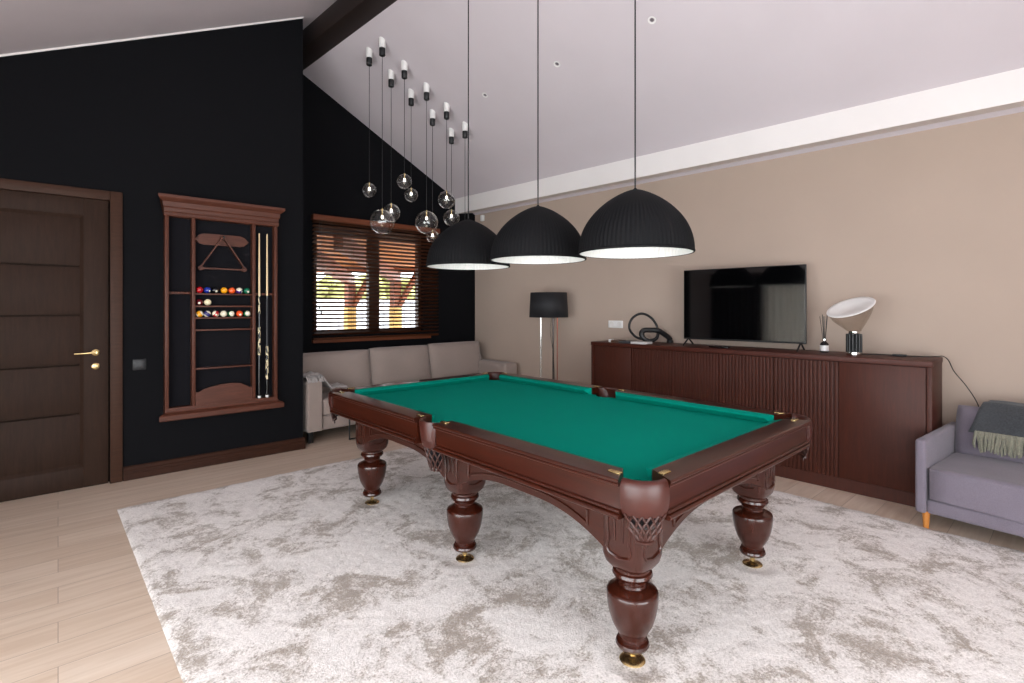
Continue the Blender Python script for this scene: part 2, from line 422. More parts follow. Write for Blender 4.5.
# wall on the daylight side and wall behind the camera, each with a wide window
def wallhole(name, f, a0, a1, h0, h1, z0, z1, top, label):
    mm = MB()
    for p in ([(a0, 0), (h0, 0), (h0, top(h0)), (a0, top(a0))], [(h1, 0), (a1, 0), (a1, top(a1)), (h1, top(h1))], [(h0, 0), (h1, 0), (h1, z0), (h0, z0)], [(h0, z1), (h1, z1), (h1, top(h1)), (h0, top(h0))]):
        if abs(p[0][0]-p[1][0]) > 1e-4: mm.prism(p, f, 0, 0.2)
    return struct(mm.build(name, M_TRIMW, None, None), label, 'wall')
def addmid(mm, pts): pass
LW = (-1.8, 3.65, 0.06, 2.12)
wallhole('wall_patio', lambda u, v, w: (XL-w, u, v), YN-0.2, 6.0, *LW, lambda a: zl(XL)+0.02, 'pale wall holding the wide patio window')
NW = (-1.0, 2.2, 0.06, 2.5)
def topn(x): return roof(x)+0.02
mm = MB()
nf = lambda u, v, w: (u, YN-w, v)
for p in ([(XL-0.2, 0), (NW[0], 0), (NW[0], topn(NW[0])), (XL-0.2, topn(XL-0.2))], [(NW[1], 0), (XW+0.2, 0), (XW+0.2, topn(XW+0.2)), (RX+0.001, topn(RX+0.001)), (RX-0.001, topn(RX-0.001)), (NW[1], topn(NW[1]))],
          [(NW[0], 0), (NW[1], 0), (NW[1], NW[2]), (NW[0], NW[2])], [(NW[0], NW[3]), (NW[1], NW[3]), (NW[1], topn(NW[1])), (NW[0], topn(NW[0]))]):
    mm.prism(p, nf, 0, 0.2)
struct(mm.build('wall_near', M_TRIMW, None, None), 'pale gable wall behind the viewer with a wide window', 'wall')
def bigwindow(name, f, h0, h1, z0, z1, n, label):
    w = empty(name); struct(w, label, 'window')
    fr = MB()
    t = 0.06
    def bx(a, b, c, d):
        fr.prism([(a, c), (b, c), (b, d), (a, d)], f, 0.06, 0.14)
    bx(h0, h1, z0, z0+t); bx(h0, h1, z1-t, z1)
    for k in range(n+1):
        c = h0 + (h1-h0)*k/n
        bx(max(h0, c-t/2), min(h1, c+t/2), z0+t, z1-t)
    fr.build('window_frame', M_WFRAME, w, None)
    for k in range(n):
        a = h0+(h1-h0)*k/n + t/2; b = h0+(h1-h0)*(k+1)/n - t/2
        MB().prism([(a, z0+t), (b, z0+t), (b, z1-t), (a, z1-t)], f, 0.098, 0.102).build('pane', M_PANE, w, None)
    return w
bigwindow('window_2', lambda u, v, w: (XL-w, u, v), *LW, 3, 'wide patio window in the pale side wall')
bigwindow('window_3', nf, *NW, 3, 'wide window in the gable wall behind the viewer')

# curtains beside the patio window (seen only in the television)
def curtain(y0, y1, label, mat=None, grp='pale curtains at the patio window'):
    mm = MB()
    n = 90
    mm.grid(n, 6, lambda a, b: (XL+0.12+0.035*math.sin(a*(y1-y0)*2*PI/0.13), y0+(y1-y0)*a, 0.03+2.12*b))
    o = mm.build('curtain', mat or M_SHEER, None, 80); solidify(o, 0.003)
    tag(o, label, 'curtain', grp)
curtain(2.80, 3.62, 'pale curtain gathered at the cue rack end of the patio window')
curtain(-1.9, -1.4, 'pale curtain gathered at the end of the patio window away from the cue rack')

curtain(3.68, 4.75, 'dark brown curtain drawn beside the pale one at the patio window', plain('brown_drape', '#1d1512', 0.9), 'dark curtains at the patio window')
# door
d = empty('door_1', (P0[0], P0[1], 0), DK); struct(d, 'dark wenge panelled door with brass handle in the charcoal wall', 'door')
m = MB()
m.box(-0.083, -0.004, -0.022, 0.0, 0, 2.323, 0.003)
m.box(-1.14, -1.06, -0.022, 0.0, 0, 2.323, 0.003)
m.box(-1.06, -0.085, -0.022, 0.0, 2.25, 2.323, 0.003)
m.box(-1.06, -0.083, 0.0, 0.1, 2.25, 2.255)
m.build('door_casing', M_DOORX, d, 30)
m = MB()
LX0, LX1, PX0, PX1 = -1.055, -0.094, -0.90, -0.245
m.box(LX0, PX0, 0.0, 0.04, 0.004, 2.248, 0.003)
m.box(PX1, LX1, 0.0, 0.04, 0.004, 2.248, 0.003)
m.box(PX0+0.0004, PX1-0.0004, 0.0008, 0.04, 0.004, 0.16, 0.002); m.box(PX0+0.0004, PX1-0.0004, 0.0008, 0.04, 2.115, 2.248, 0.002)
leaf = m.build('door_leaf', M_DOOR, d, 30)
m = MB()   # bevelled recess frame around the panels
for poly_a, poly_b in (((PX0, 0.16), (PX1, 0.16)), ((PX0, 2.115), (PX1, 2.115))):
    sgn = 1 if poly_a[1] < 1 else -1
    m.prism([(0.002, 0), (0.022, 0), (0.022, 0.03)], lambda u, v, w, z=poly_a[1], g=sgn: (w, u, z+g*v), PX0, PX1)
m.prism([(0.002, 0), (0.022, 0), (0.022, 0.026)], lambda u, v, w: (PX1-v, u, w), 0.16, 2.115)
m.prism([(0.002, 0), (0.022, 0), (0.022, 0.026)], lambda u, v, w: (PX0+v, u, w), 0.16, 2.115)
m.build('panel_moulding', M_DOOR, d, 20)
zs = [0.16, 0.577, 0.955, 1.34, 1.718, 2.115]
for a, b in zip(zs, zs[1:]):
    MB().box(PX0+0.005, PX1-0.005, 0.018, 0.04, a+0.006, b-0.006, 0.004).build('panel', M_DOOR, d, 30)
m = MB()
My = Matrix.Translation((-0.172, 0, 1.048)) @ Matrix.Rotation(PI/2, 4, 'X')
m.lathe([(0.0, -0.002), (0.026, -0.002), (0.026, 0.006), (0.02, 0.010), (0.009, 0.012), (0.009, 0.045), (0, 0.045)], 24, mat=My)
m.tube([(-0.172, -0.043, 1.048), (-0.20, -0.047, 1.048), (-0.25, -0.045, 1.046), (-0.30, -0.043, 1.045)], [0.009, 0.009, 0.007, 0.006], 10)
tag(m.build('handle', BRASS, d, 40), 'brass lever handle')
m = MB(); m.lathe([(0.0, -0.002), (0.026, -0.002), (0.026, 0.006), (0.020, 0.010), (0, 0.010)], 24, mat=Matrix.Translation((-0.172, 0, 0.94)) @ Matrix.Rotation(PI/2, 4, 'X'))
m.box(-0.177, -0.167, -0.016, -0.008, 0.925, 0.955, 0.002)
tag(m.build('lock_rosette', BRASS, d, 40), 'round brass lock plate')
m = MB().box(-1.055, -0.083, 0.06, 0.1, 0, 2.25); m.build('door_stop', M_DOOR, d, None)

# light switch on the dark wall
s = empty('light_switch', (*dkw(0.107, 0), 0.932), DK); tag(s, 'small black light switch on the charcoal wall beside the door', 'light switch')
MB().box(-0.045, 0.045, -0.009, 0, -0.043, 0.043, 0.004).build('face_plate', M_BLACK, s)
m = MB().box(-0.031, 0.031, -0.013, -0.009, -0.03, 0.03, 0.002)
m.build('rocker', plain('dark_grey_plastic', '#1c1d20', 0.45), s)

# ------------------------------------------------------------------ window 1, blind, exterior
w = empty('window_1', wwf(0, 0, 0), WW); struct(w, 'dark framed window behind the wooden blind in the black wall', 'window')
m = MB()
def wb(a, b, z0, z1, y0=0.05, y1=0.13): m.box(a, b, y0, y1, z0, z1, 0.004)
wb(WS0, WS1, WZ0, WZ0+0.05); wb(WS0, WS1, WZ1-0.1, WZ1)
wb(WS0, WS0+0.05, WZ0, WZ1); wb(WS1-0.05, WS1, WZ0, WZ1); wb(-1.68, -1.53, WZ0, WZ1)
m.build('window_frame', M_WFRAME, w)
for a, b in ((WS0+0.05, -1.68), (-1.53, WS1-0.05)):
    MB().box(a, b, 0.085, 0.09, WZ0+0.05, WZ1-0.1).build('pane', M_PANE, w, None)
MB().box(WS0-0.03, WS1+0.1, -0.05, 0.22, WZ0-0.085, WZ0-0.03, 0.004).build('window_sill', M_CASE, w)

b = empty('venetian_blind', wwf(0, 0, 0), WW); tag(b, 'brown wooden venetian blind hanging open in front of the window', 'blind')
BS0, BS1 = -2.44, -0.70
MB().box(BS0-0.01, BS1+0.01, -0.11, -0.03, 2.436, 2.502, 0.006).build('valance', M_CASE, b)
m = MB()
zz = 2.42; k = 0
while zz > 1.07:
    Mx = Matrix.Translation((0, -0.065, zz)) @ Matrix.Rotation(math.radians(-20), 4, 'X')
    m.box(BS0, BS1, -0.030, 0.030, -0.0014, 0.0014, mat=Mx); zz -= 0.048; k += 1
m.build('slats', M_BLIND, b, None)
MB().box(BS0, BS1, -0.09, -0.04, 1.012, 1.038, 0.005).build('bottom_rail', M_BLIND, b)
for sx in (BS0+0.12, -1.95, -1.25, BS1-0.12):
    m = MB().tube([(sx, -0.092, 2.42), (sx, -0.092, 1.05), (sx, -0.038, 1.05), (sx, -0.038, 2.42)], 0.0012, 5)
    m.build('ladder_cord', M_BLIND, b)
m = MB().tube([(BS0+0.06, -0.115, 2.42), (BS0+0.06, -0.115, 1.42)], 0.0014, 5)
for dx, zz in ((0, 1.42), (0.02, 1.36)):
    m.lathe([(0, 0), (0.010, 0.0), (0.008, 0.03), (0.003, 0.045), (0, 0.045)], 10, (BS0+0.06+dx, -0.115, zz-0.04))
m.tube([(BS0+0.08, -0.115, 2.42), (BS0+0.08, -0.115, 1.36)], 0.0014, 5)
m.build('pull_cord', M_BLACK, b)

# outside: paving, fence, two braced posts with rafters and board roof
M_ORANGE = wood('stained_pine', '#6a3113', '#8a471c', 'Y', 1.0, 0.55)
M_ORBOARD = wood('roof_boards_wood', '#9a5a26', '#b87638', 'X', 1.0, 0.6)
g = MB().box(-6, 16, 6.0, 22, -0.3, -0.15).build('ground', plain('pale_paving', '#b9b4ae', 0.8, vary=0.05), None, None); struct(g, 'pale paving outside the window', 'ground')
m = MB().box(-4, 16, 14.5, 14.6, -0.15, 1.62)
for k in range(76): m.box(-4+k*0.26, -4+k*0.26+0.22, 14.47, 14.5, -0.15, 1.66)
struct(m.build('wall_garden', plain('pale_fence_paint', '#b9b8bd', 0.7), None, None), 'pale board fence beyond the patio', 'fence')
m = MB().grid(160, 24, lambda a, b_: (-4+20*a, 17.2+0.9*noise.noise(Vector((a*40, b_*4, 1)))+0.5*noise.noise(Vector((a*130, b_*12, 5))), -0.15+2.7*b_*(1+0.2*noise.noise(Vector((a*16, 0, 2))))))
o = m.build('hedge', plain('yellow_green_foliage', '#9a9660', 0.8, vary=0.5, vscale=9), None, None); solidify(o, 0.3)
tag(o, 'yellow green hedge beyond the pale fence outside the window', 'hedge', None, 'stuff')
pr = empty('patio_roof', (0, 0, 0)); tag(pr, 'orange stained timber patio roof on posts outside the window', 'patio roof')
m = MB()
for i in range(34):
    yy = 6.05 + i*0.1; zb = 2.47-(yy-6.05)*0.085
    m.box(-1.5, 9.0, yy, yy+0.092, zb, zb+0.025)
m.build('roof_boards', M_ORBOARD, pr, None)
M_PLINTH = plain('cream_plinth', '#b8965a', 0.8, vary=0.06)
def bar(mb, p, q, hw, z0, z1):
    d_ = (Vector(q)-Vector(p)).normalized(); n_ = Vector((-d_.y, d_.x))*hw
    a, b_ = Vector(p), Vector(q)
    mb.prism([tuple(a+n_), tuple(a-n_), tuple(b_-n_), tuple(b_+n_)], lambda u, v, w: (u, v, w), z0, z1)
for (px_, py_, pz_), (qx_, qy_, qz_) in (((4.98, 9.24, 1.86), (2.65, 6.05, 1.97)), ((5.60, 8.60, 1.90), (3.10, 6.05, 2.13)), ((6.5, 7.75, 1.95), (4.6, 6.05, 2.15))):
    m = MB(); d_ = Vector((px_-qx_, py_-qy_)).normalized(); n_ = Vector((-d_.y, d_.x))*0.06
    A_, B_ = Vector((qx_, qy_)), Vector((px_, py_))+d_*0.25
    m.loft([[(p_.x+k_*n_.x, p_.y+k_*n_.y, z_+dz_) for k_, dz_ in ((1, 0), (-1, 0), (-1, 0.21), (1, 0.21))] for p_, z_ in ((A_, qz_), (B_, pz_-0.02))])
    m.build('beam', M_ORANGE, pr, None)
    MB().box(px_-0.08, px_+0.08, py_-0.08, py_+0.08, 1.40, pz_+0.02).build('post', M_ORANGE, pr, None)
    m = MB(); r_ = Vector((0.695, -0.719)); b0 = Vector((px_, py_))+r_*0.06; b1 = Vector((px_, py_))+r_*0.42
    m.tube([(b0.x, b0.y, 1.42), (b1.x, b1.y, 2.06)], 0.062, 4); m.build('brace', M_ORANGE, pr, None)
    MB().box(px_-0.092, px_+0.092, py_-0.092, py_+0.092, -0.15, 1.40, 0.01).build('post_plinth', M_PLINTH, pr)
m = MB(); bar(m, (3.6, 10.60), (7.6, 6.55), 0.05, 2.08, 2.2); m.build('header', M_ORANGE, pr, None)

# ------------------------------------------------------------------ rug
RUG_YAW = -0.055; RW, RL = 3.73, 5.1
RO = Vector((0.635, 4.417))
def rug_uv(x, y):
    d_ = Vector((x, y))-RO; c_, s_ = math.cos(RUG_YAW), math.sin(RUG_YAW); return (d_.x*c_+d_.y*s_, -d_.x*s_+d_.y*c_)
TC, TY = (2.416, 2.124), -0.065
FEET = []
for uu in (-0.5615, 0.5615):
    for vv in (-1.10, 0, 1.10):
        FEET.append(rug_uv(TC[0]+uu*math.cos(TY)-vv*math.sin(TY), TC[1]+uu*math.sin(TY)+vv*math.cos(TY)))
FEET2 = [rug_uv(4.178, 0.36)]
rb = bmesh.new()
NU, NV = 260, 360
vs = []
for j in range(NV+1):
    row = []
    for i in range(NU+1):
        u, v = RW*i/NU, -RL*j/NV
        e = min(i, NU-i, j, NV-j)
        p = Vector((u*1.0, v*1.0, 0))
        h = 0.014 + 0.004*noise.fractal(p*2.6, 1.0, 2.0, 3) + 0.0022*noise.noise(p*23) + 0.0022*noise.noise(p*55)
        for fx, fy in FEET:
            dd = math.hypot(u-fx, v-fy)
            if dd < 0.17: h = min(h, 0.002 + 0.02*max(0, (dd-0.07)/0.10))
        for fx, fy in FEET2:
            dd = math.hypot(u-fx, v-fy)
            if dd < 0.1: h = min(h, 0.002 + 0.02*max(0, (dd-0.04)/0.06))
        if e == 0: h = 0.002
        elif e < 5: h *= 0.55+0.09*e
        du = dv = 0.0
        if e < 2:
            du = 0.012*noise.noise(Vector((0, v*9, 3))) + 0.006*noise.noise(Vector((0, v*35, 3)))
            dv = 0.012*noise.noise(Vector((u*9, 0, 7))) + 0.006*noise.noise(Vector((u*35, 0, 7)))
            if i < 2: du *= 0.1
        row.append(rb.verts.new((u+du, v+dv, max(h, 0.002))))
    vs.append(row)
for j in range(NV):
    for i in range(NU):
        rb.faces.new((vs[j][i], vs[j][i+1], vs[j+1][i+1], vs[j+1][i]))
me = bpy.data.meshes.new('shag_rug'); rb.to_mesh(me); rb.free()
for p in me.polygons: p.use_smooth = True
rug = bpy.data.objects.new('shag_rug', me); COL.objects.link(rug); me.materials.append(rug_mat())
rug.location = (0.635, 4.417, 0); rug.rotation_euler = (0, 0, RUG_YAW)
# normals up
if me.polygons[0].normal.z < 0: me.flip_normals()
tag(rug, 'large pale grey taupe shaggy rug under the billiard table', 'rug')
RUGZ = 0.02

# ------------------------------------------------------------------ billiard table
T = empty('billiard_table', (2.416, 2.124, 0), -0.065)
tag(T, 'carved mahogany billiard table with green cloth and six turned legs', 'billiard table')
UO, VO, ZT = 0.8235, 1.3475, 0.806
UI, VI = 0.702, 1.232          # inner edge of wooden rail
ZB = 0.757                      # playing surface
CV, CU = 1.222, 0.695           # rails end here at corner pockets
SP = 0.088; SPC = 0.018         # side pocket half gap and centre
# rails: top board with double bead edge
def semi(x, z, r, a0=90, a1=-90, n=8):      # half round bead bulging outwards
    return [(x+r*math.cos(math.radians(a0+(a1-a0)*k/n)), z+r*math.sin(math.radians(a0+(a1-a0)*k/n))) for k in range(n+1)]
def rail_prof(o, i):   # (across, z): outer o, inner i
    s = 1 if o > i else -1; a, b_ = abs(o), abs(i)
    q = [(b_, ZT-0.045), (b_, ZT-0.003), (b_+0.003, ZT)] + semi(a-0.0075, ZT-0.0075, 0.0075) + [(a-0.013, ZT-0.0155)] + semi(a-0.0105, ZT-0.0215, 0.0060) + [(a-0.020, ZT-0.0285), (a-0.03, ZT-0.045)]
    return [(s*x, z) for x, z in q]
def apron_prof(o):
    s = 1 if o > 0 else -1; a = abs(o)
    q = [(a-0.05, 0.785), (a-0.022, 0.785), (a-0.022, 0.702), (a-0.020, 0.698)] + semi(a-0.0165, 0.6905, 0.0070) + [(a-0.017, 0.683)] + semi(a-0.0110, 0.6735, 0.0085) + [(a-0.016, 0.664), (a-0.16, 0.664), (a-0.16, 0.68), (a-0.05, 0.70)]
    return [(s*x, z) for x, z in q]
segs = []
for sx in (-1, 1):
    for v0, v1 in ((-CV, SPC-SP), (SPC+SP, CV)): segs.append(('v', sx, v0, v1))
for sy in (-1, 1): segs.append(('u', sy, -CU, CU))
for ax, sg, a, bq in segs:
    if ax == 'v':
        f = lambda u, v, w: (u, w, v); o, i, mt = sg*UO, sg*UI, W_RAIL
    else:
        f = lambda u, v, w: (w, u, v); o, i, mt = sg*VO, sg*VI, W_RAILX
    def rend(e, corner, d):      # rail ends are cut back towards the pocket
        k_ = 0.066 if corner else 0.010
        return [f(x, z, e + d*k_*max(0.0, min(1.0, abs(o-x)/abs(o-i)))) for x, z in rail_prof(o, i)]
    ca, cb_ = (ax == 'u' or abs(a) > 0.5), (ax == 'u' or abs(bq) > 0.5)
    MB().loft([rend(a, ca, 1), rend(bq, cb_, -1)]).build('rail', mt, T, 35)
    MB().prism(apron_prof(o), f, a+0.004, bq-0.004).build('apron', mt, T, 35)
    # cushion
    cb = MB()
    inn = [(0.0, ZT-0.008), (0.0, ZB), (0.014, ZB), (0.046, ZB+0.030), (0.045, ZB+0.036), (0.0, ZT-0.002)]
    def ringc(end, d):
        out = []
        for q, z in inn:
            e = end + d*(q*0.75)
            x = i - sg*q
            out.append((x, e, z) if ax == 'v' else (e, x, z))
        return out
    if ax == 'v':
        da = 0.75 if abs(a) < 0.5 else 1.0; db = 0.75 if abs(bq) < 0.5 else 1.0
        ends = (a+(0.064 if ca else 0.02), bq-(0.064 if cb_ else 0.02))
    else:
        ends = (a+0.064, bq-0.064)
    cb.loft([ringc(ends[0], 1), ringc(ends[1], -1)])
    tag(cb.build('cushion', CLOTH, T, 20), 'green cloth cushion')
# playing surface with pocket notches
out = []
BU, BV, PR = UI+0.01, VI+0.01, 0.075
def arc(cx_, cy_, r, a0, a1, n=10):
    return [(cx_+r*math.cos(a0+(a1-a0)*k/n), cy_+r*math.sin(a0+(a1-a0)*k/n)) for k in range(n+1)]
PCU, PCV = 0.697, 1.225
out += arc(-PCU, -PCV, PR, math.radians(90+8), math.radians(-8))
out += arc(PCU, -PCV, PR, math.radians(180+8), math.radians(90-8))
out += arc(UI+0.035, SPC, PR, math.radians(270-25), math.radians(90+25))
out += arc(PCU, PCV, PR, math.radians(270+8), math.radians(180-8))
out += arc(-PCU, PCV, PR, math.radians(8), math.radians(-90-8))
out += arc(-UI-0.035, SPC, PR, math.radians(90-25), math.radians(-90+25))
tag(MB().prism(out, lambda u, v, w: (u, v, w), ZB-0.03, ZB).build('playing_cloth', CLOTH, T, 30), 'flat green playing cloth')
m = MB().box(-0.66, 0.66, -1.19, 1.19, 0.60, ZB-0.031)
m.build('bed_frame', W_RAIL, T, None)
# skirts: arched boards between the leg blocks
LU, LV, BH = 0.5615, 1.10, 0.091
def skirt(a, bq, zc, f, mt, face):
    n = 24; top = 0.655
    low = []
    for k in range(n+1):
        t = k/n; x = a+(bq-a)*t
        tt = min(t, 1-t)*2
        z = 0.455 + (zc-0.455)*(1-(1-min(1, tt*1.25))**2.2)
        low.append((x, z))
    poly = low + [(bq, top), (a, top)]
    mb = MB(); mb.prism(poly, f, face-0.028 if face > 0 else face, face if face > 0 else face+0.028)
    sk = mb.build('skirt', mt, T, 30)
    off = 0.002 if face > 0 else -0.002
    g = MB()
    pth = [f(x, z+0.032, face+off) for x, z in low[2:-2]]
    g.tube(pth, 0.0055, 6)
    L = abs(bq-a)
    for e in (a+L*0.085, bq-L*0.085):
        g.tube([f(e, 0.515, face+off), f(e, 0.58, face+off)], 0.0055, 6)
    g.build('carved_bead', mt, sk, 50)
for sx in (-1, 1):
    for sy in (-1, 1):
        a, bq = sorted((sy*BH*0.8, sy*(LV-BH*0.8)))
        skirt(a, bq, 0.548, lambda u, v, w: (w, u, v), W_RAIL, sx*0.652)
for sy in (-1, 1):
    skirt(-(LU-BH*0.8), LU-BH*0.8, 0.548, lambda u, v, w: (u, w, v), W_RAILX, sy*1.190)
# leg blocks + turned legs
def rrect(c, h, r, z, n=5):
    P = []
    for qx, qy, a0 in ((1, 1, 0), (-1, 1, 90), (-1, -1, 180), (1, -1, 270)):
        for k in range(n+1):
            a = math.radians(a0+90*k/n)
            P.append((c[0]+qx*(h-r)+r*math.cos(a), c[1]+qy*(h-r)+r*math.sin(a), z))
    return P
leg_prof = [(0.040, 0.0), (0.040, 0.0)]
LEGP = [(0.030, 0.057), (0.048, 0.058), (0.060, 0.064), (0.066, 0.075), (0.063, 0.085), (0.053, 0.090), (0.055, 0.095), (0.057, 0.100), (0.052, 0.105), (0.052, 0.112),
        (0.063, 0.128), (0.079, 0.158), (0.091, 0.195), (0.098, 0.232), (0.101, 0.262), (0.101, 0.280), (0.098, 0.287), (0.090, 0.292), (0.073, 0.299), (0.062, 0.306),
        (0.054, 0.306), (0.050, 0.313), (0.055, 0.318), (0.056, 0.324), (0.051, 0.329), (0.058, 0.334), (0.072, 0.341), (0.079, 0.353), (0.076, 0.364), (0.068, 0.369), (0.067, 0.382)]
def leg(u, v):
    L = MB().lathe(LEGP, 40, (u, v, 0)).build('leg', W_LEG, T, 35)
    ft = MB().lathe([(0.0, 0.004), (0.046, 0.004), (0.051, 0.007), (0.047, 0.012), (0.034, 0.016), (0.018, 0.019), (0.012, 0.024), (0.012, 0.062), (0, 0.062)], 28, (u, v, 0)).build('levelling_foot', BRASS, L, 35)
    tag(ft, 'round brass levelling foot')
    B = MB().loft([rrect((u, v), 0.060, 0.05, 0.376), rrect((u, v), 0.076, 0.05, 0.385), rrect((u, v), 0.086, 0.04, 0.402), rrect((u, v), 0.0905, 0.03, 0.43), rrect((u, v), BH, 0.024, 0.47), rrect((u, v), BH, 0.024, 0.655)]).build('leg_block', W_LEG, L, 35)
    g = MB()
    for dx, dy in ((1, 0), (-1, 0), (0, 1), (0, -1)):
        tx, ty = -dy, dx
        def pt(a, z): return (u+dx*(BH+0.001)+tx*a, v+dy*(BH+0.001)+ty*a, z)
        U = [pt(-0.052, 0.62), pt(-0.052, 0.54), pt(-0.046, 0.50), pt(-0.056, 0.466), pt(-0.045, 0.447), pt(0.0, 0.437), pt(0.045, 0.447), pt(0.056, 0.466), pt(0.046, 0.50), pt(0.052, 0.54), pt(0.052, 0.62)]
        g.tube(U, 0.0055, 6)
        if u*u < 1: g.tube([pt(-0.02, 0.60), pt(-0.018, 0.50)], 0.005, 6); g.tube([pt(0.02, 0.60), pt(0.018, 0.50)], 0.005, 6)
    g.build('carved_bead', W_LEG, L, 50)
for vv in (-LV, 0.0, LV):
    for uu in (-LU, LU): leg(uu, vv)
# pockets
def pocket_corner(su, sv):
    c = (su*PCU, sv*PCV)
    base = math.atan2(sv, su)
    A0, A1 = base-math.radians(46), base+math.radians(46)
    n = 16
    prof = [(0.082, 0.720), (0.084, 0.785), (0.088, 0.802), (0.095, 0.809), (0.105, 0.808), (0.112, 0.799), (0.117, 0.782), (0.119, 0.750), (0.117, 0.725), (0.112, 0.702), (0.105, 0.684), (0.099, 0.682), (0.082, 0.720)]
    def sq(a):
        da = a-base
        return 1.0 + 0.05*math.cos(da*2)
    rings = []
    for k in range(n+1):
        a = A0+(A1-A0)*k/n
        rings.append([(c[0]+r*sq(a)*math.cos(a), c[1]+r*sq(a)*math.sin(a), z) for r, z in prof[:-1]])
    P = MB().loft(rings).build('pocket', LEATHER, T, 50); tag(P, 'brown leather corner pocket')
    g = MB(); ns = 5
    for dr in (-1, 1):
        for k in range(-3, ns+4):
            pts = []
            for q in range(9):
                t = q/8
                fa = (k+dr*t*1.9)/(ns)
                if fa < -0.02 or fa > 1.02: continue
                r = 0.105 - 0.018*t; z = 0.690 - 0.088*t; fa = 0.5+(fa-0.5)*(0.86-0.42*t**2)
                a = A0+(A1-A0)*fa
                pts.append((c[0]+r*1.05*math.cos(a), c[1]+r*1.05*math.sin(a), z))
            if len(pts) > 1: g.tube(pts, 0.0048, 6)
    g.tube([(c[0]+0.09*math.cos(base+e), c[1]+0.09*math.sin(base+e), 0.600-0.010*math.cos(e*3)) for e in (-0.36, -0.18, 0, 0.18, 0.36)], 0.006, 6)
    for e in (-0.06, 0.05): g.tube([(c[0]+0.09*math.cos(base), c[1]+0.09*math.sin(base), 0.594), (c[0]+0.086*math.cos(base+e), c[1]+0.086*math.sin(base+e), 0.570)], [0.005, 0.0035], 6)
    g.build('pocket_net', NET, P, 60)
    # dark lining behind the net
    lin_ = MB(); rr = []
    for k in range(9):
        a = base+(A0-base)*0.8+(A1-A0)*0.8*k/8
        rr.append([(c[0]+r*math.cos(a), c[1]+r*math.sin(a), z) for r, z in ((0.075, 0.72), (0.094, 0.695), (0.082, 0.65), (0.07, 0.630), (0.02, 0.630), (0.02, 0.72))])
    lin_.loft(rr).build('pocket_bag', M_FELT, P, 60)
for su in (-1, 1):
    for sv in (-1, 1): pocket_corner(su, sv)
def pocket_side(su):
    n = 12; rows = []
    P = MB()
    prof = [(0.0, 0.802, 0.080), (0.006, 0.790, 0.081), (0.008, 0.76, 0.078), (0.006, 0.72, 0.073), (0.0, 0.685, 0.069), (-0.004, 0.668, 0.066)]
    rings = []
    for off, z, hw in prof:
        fr = []
        for k in range(n+1):
            t = -1+2*k/n
            fr.append((su*(0.808+off-0.020*abs(t)**2.5), SPC+hw*t, z - 0.006*(1-t*t)))
        bk = [(su*(abs(p[0])-0.012), p[1], p[2]) for p in reversed(fr)]
        rings.append(fr+bk)
    P.loft(rings)
    # throat
    th_ = []
    for z, r in ((0.70, 0.07), (0.775, 0.074), (0.798, 0.078), (0.803, 0.09), (0.79, 0.094), (0.70, 0.084)):
        th_.append([(su*(UI+0.035)+su*r*math.cos(a)*1.0, SPC+r*math.sin(a), z) for a in [(-80+160*k/12)*PI/180 for k in range(13)]])
    P.loft(th_, cap=False, closed=False)
    o = P.build('pocket', LEATHER, T, 50); tag(o, 'brown leather side pocket')
    g = MB(); c = (su*0.725, SPC)
    for dr in (-1, 1):
        for k in range(-3, 9):
            pts = []
            for q in range(9):
                t = q/8; fa = (k+dr*t*2.2)/6
                if fa < -0.02 or fa > 1.02: continue
                r = 0.076-0.035*t**1.3; z = 0.668-0.135*t
                a = math.radians(-78+156*fa)
                pts.append((c[0]+su*r*math.cos(a), c[1]+r*math.sin(a), z))
            if len(pts) > 1: g.tube(pts, 0.0044, 6)
    g.build('pocket_net', NET, o, 60)
    rr = []
    for k in range(9):
        a = math.radians(-78+156*k/8)
        rr.append([(c[0]+su*r*math.cos(a), c[1]+r*math.sin(a), z) for r, z in ((0.05, 0.70), (0.068, 0.668), (0.055, 0.60), (0.036, 0.545), (0.01, 0.545), (0.01, 0.70))])
    MB().loft(rr).build('pocket_bag', M_FELT, o, 60)
for su in (-1, 1): pocket_side(su)
# brass plates at rail ends
def plate(u, v, along):
    a, b2 = (0.013, 0.027) if along == 'v' else (0.027, 0.013)
    tag(MB().box(u-a, u+a, v-b2, v+b2, ZT-0.002, ZT+0.006, 0.005, 3).build('rail_plate', BRASS, T, 40), 'small brass rail end plate')
for su in (-1, 1):
    for sv in (-1, 1):
        plate(su*0.762, sv*(CV-0.058), 'v'); plate(su*(CU-0.060), sv*1.287, 'u')
    plate(su*0.765, SPC-SP-0.028, 'v'); plate(su*0.765, SPC+SP+0.028, 'v')

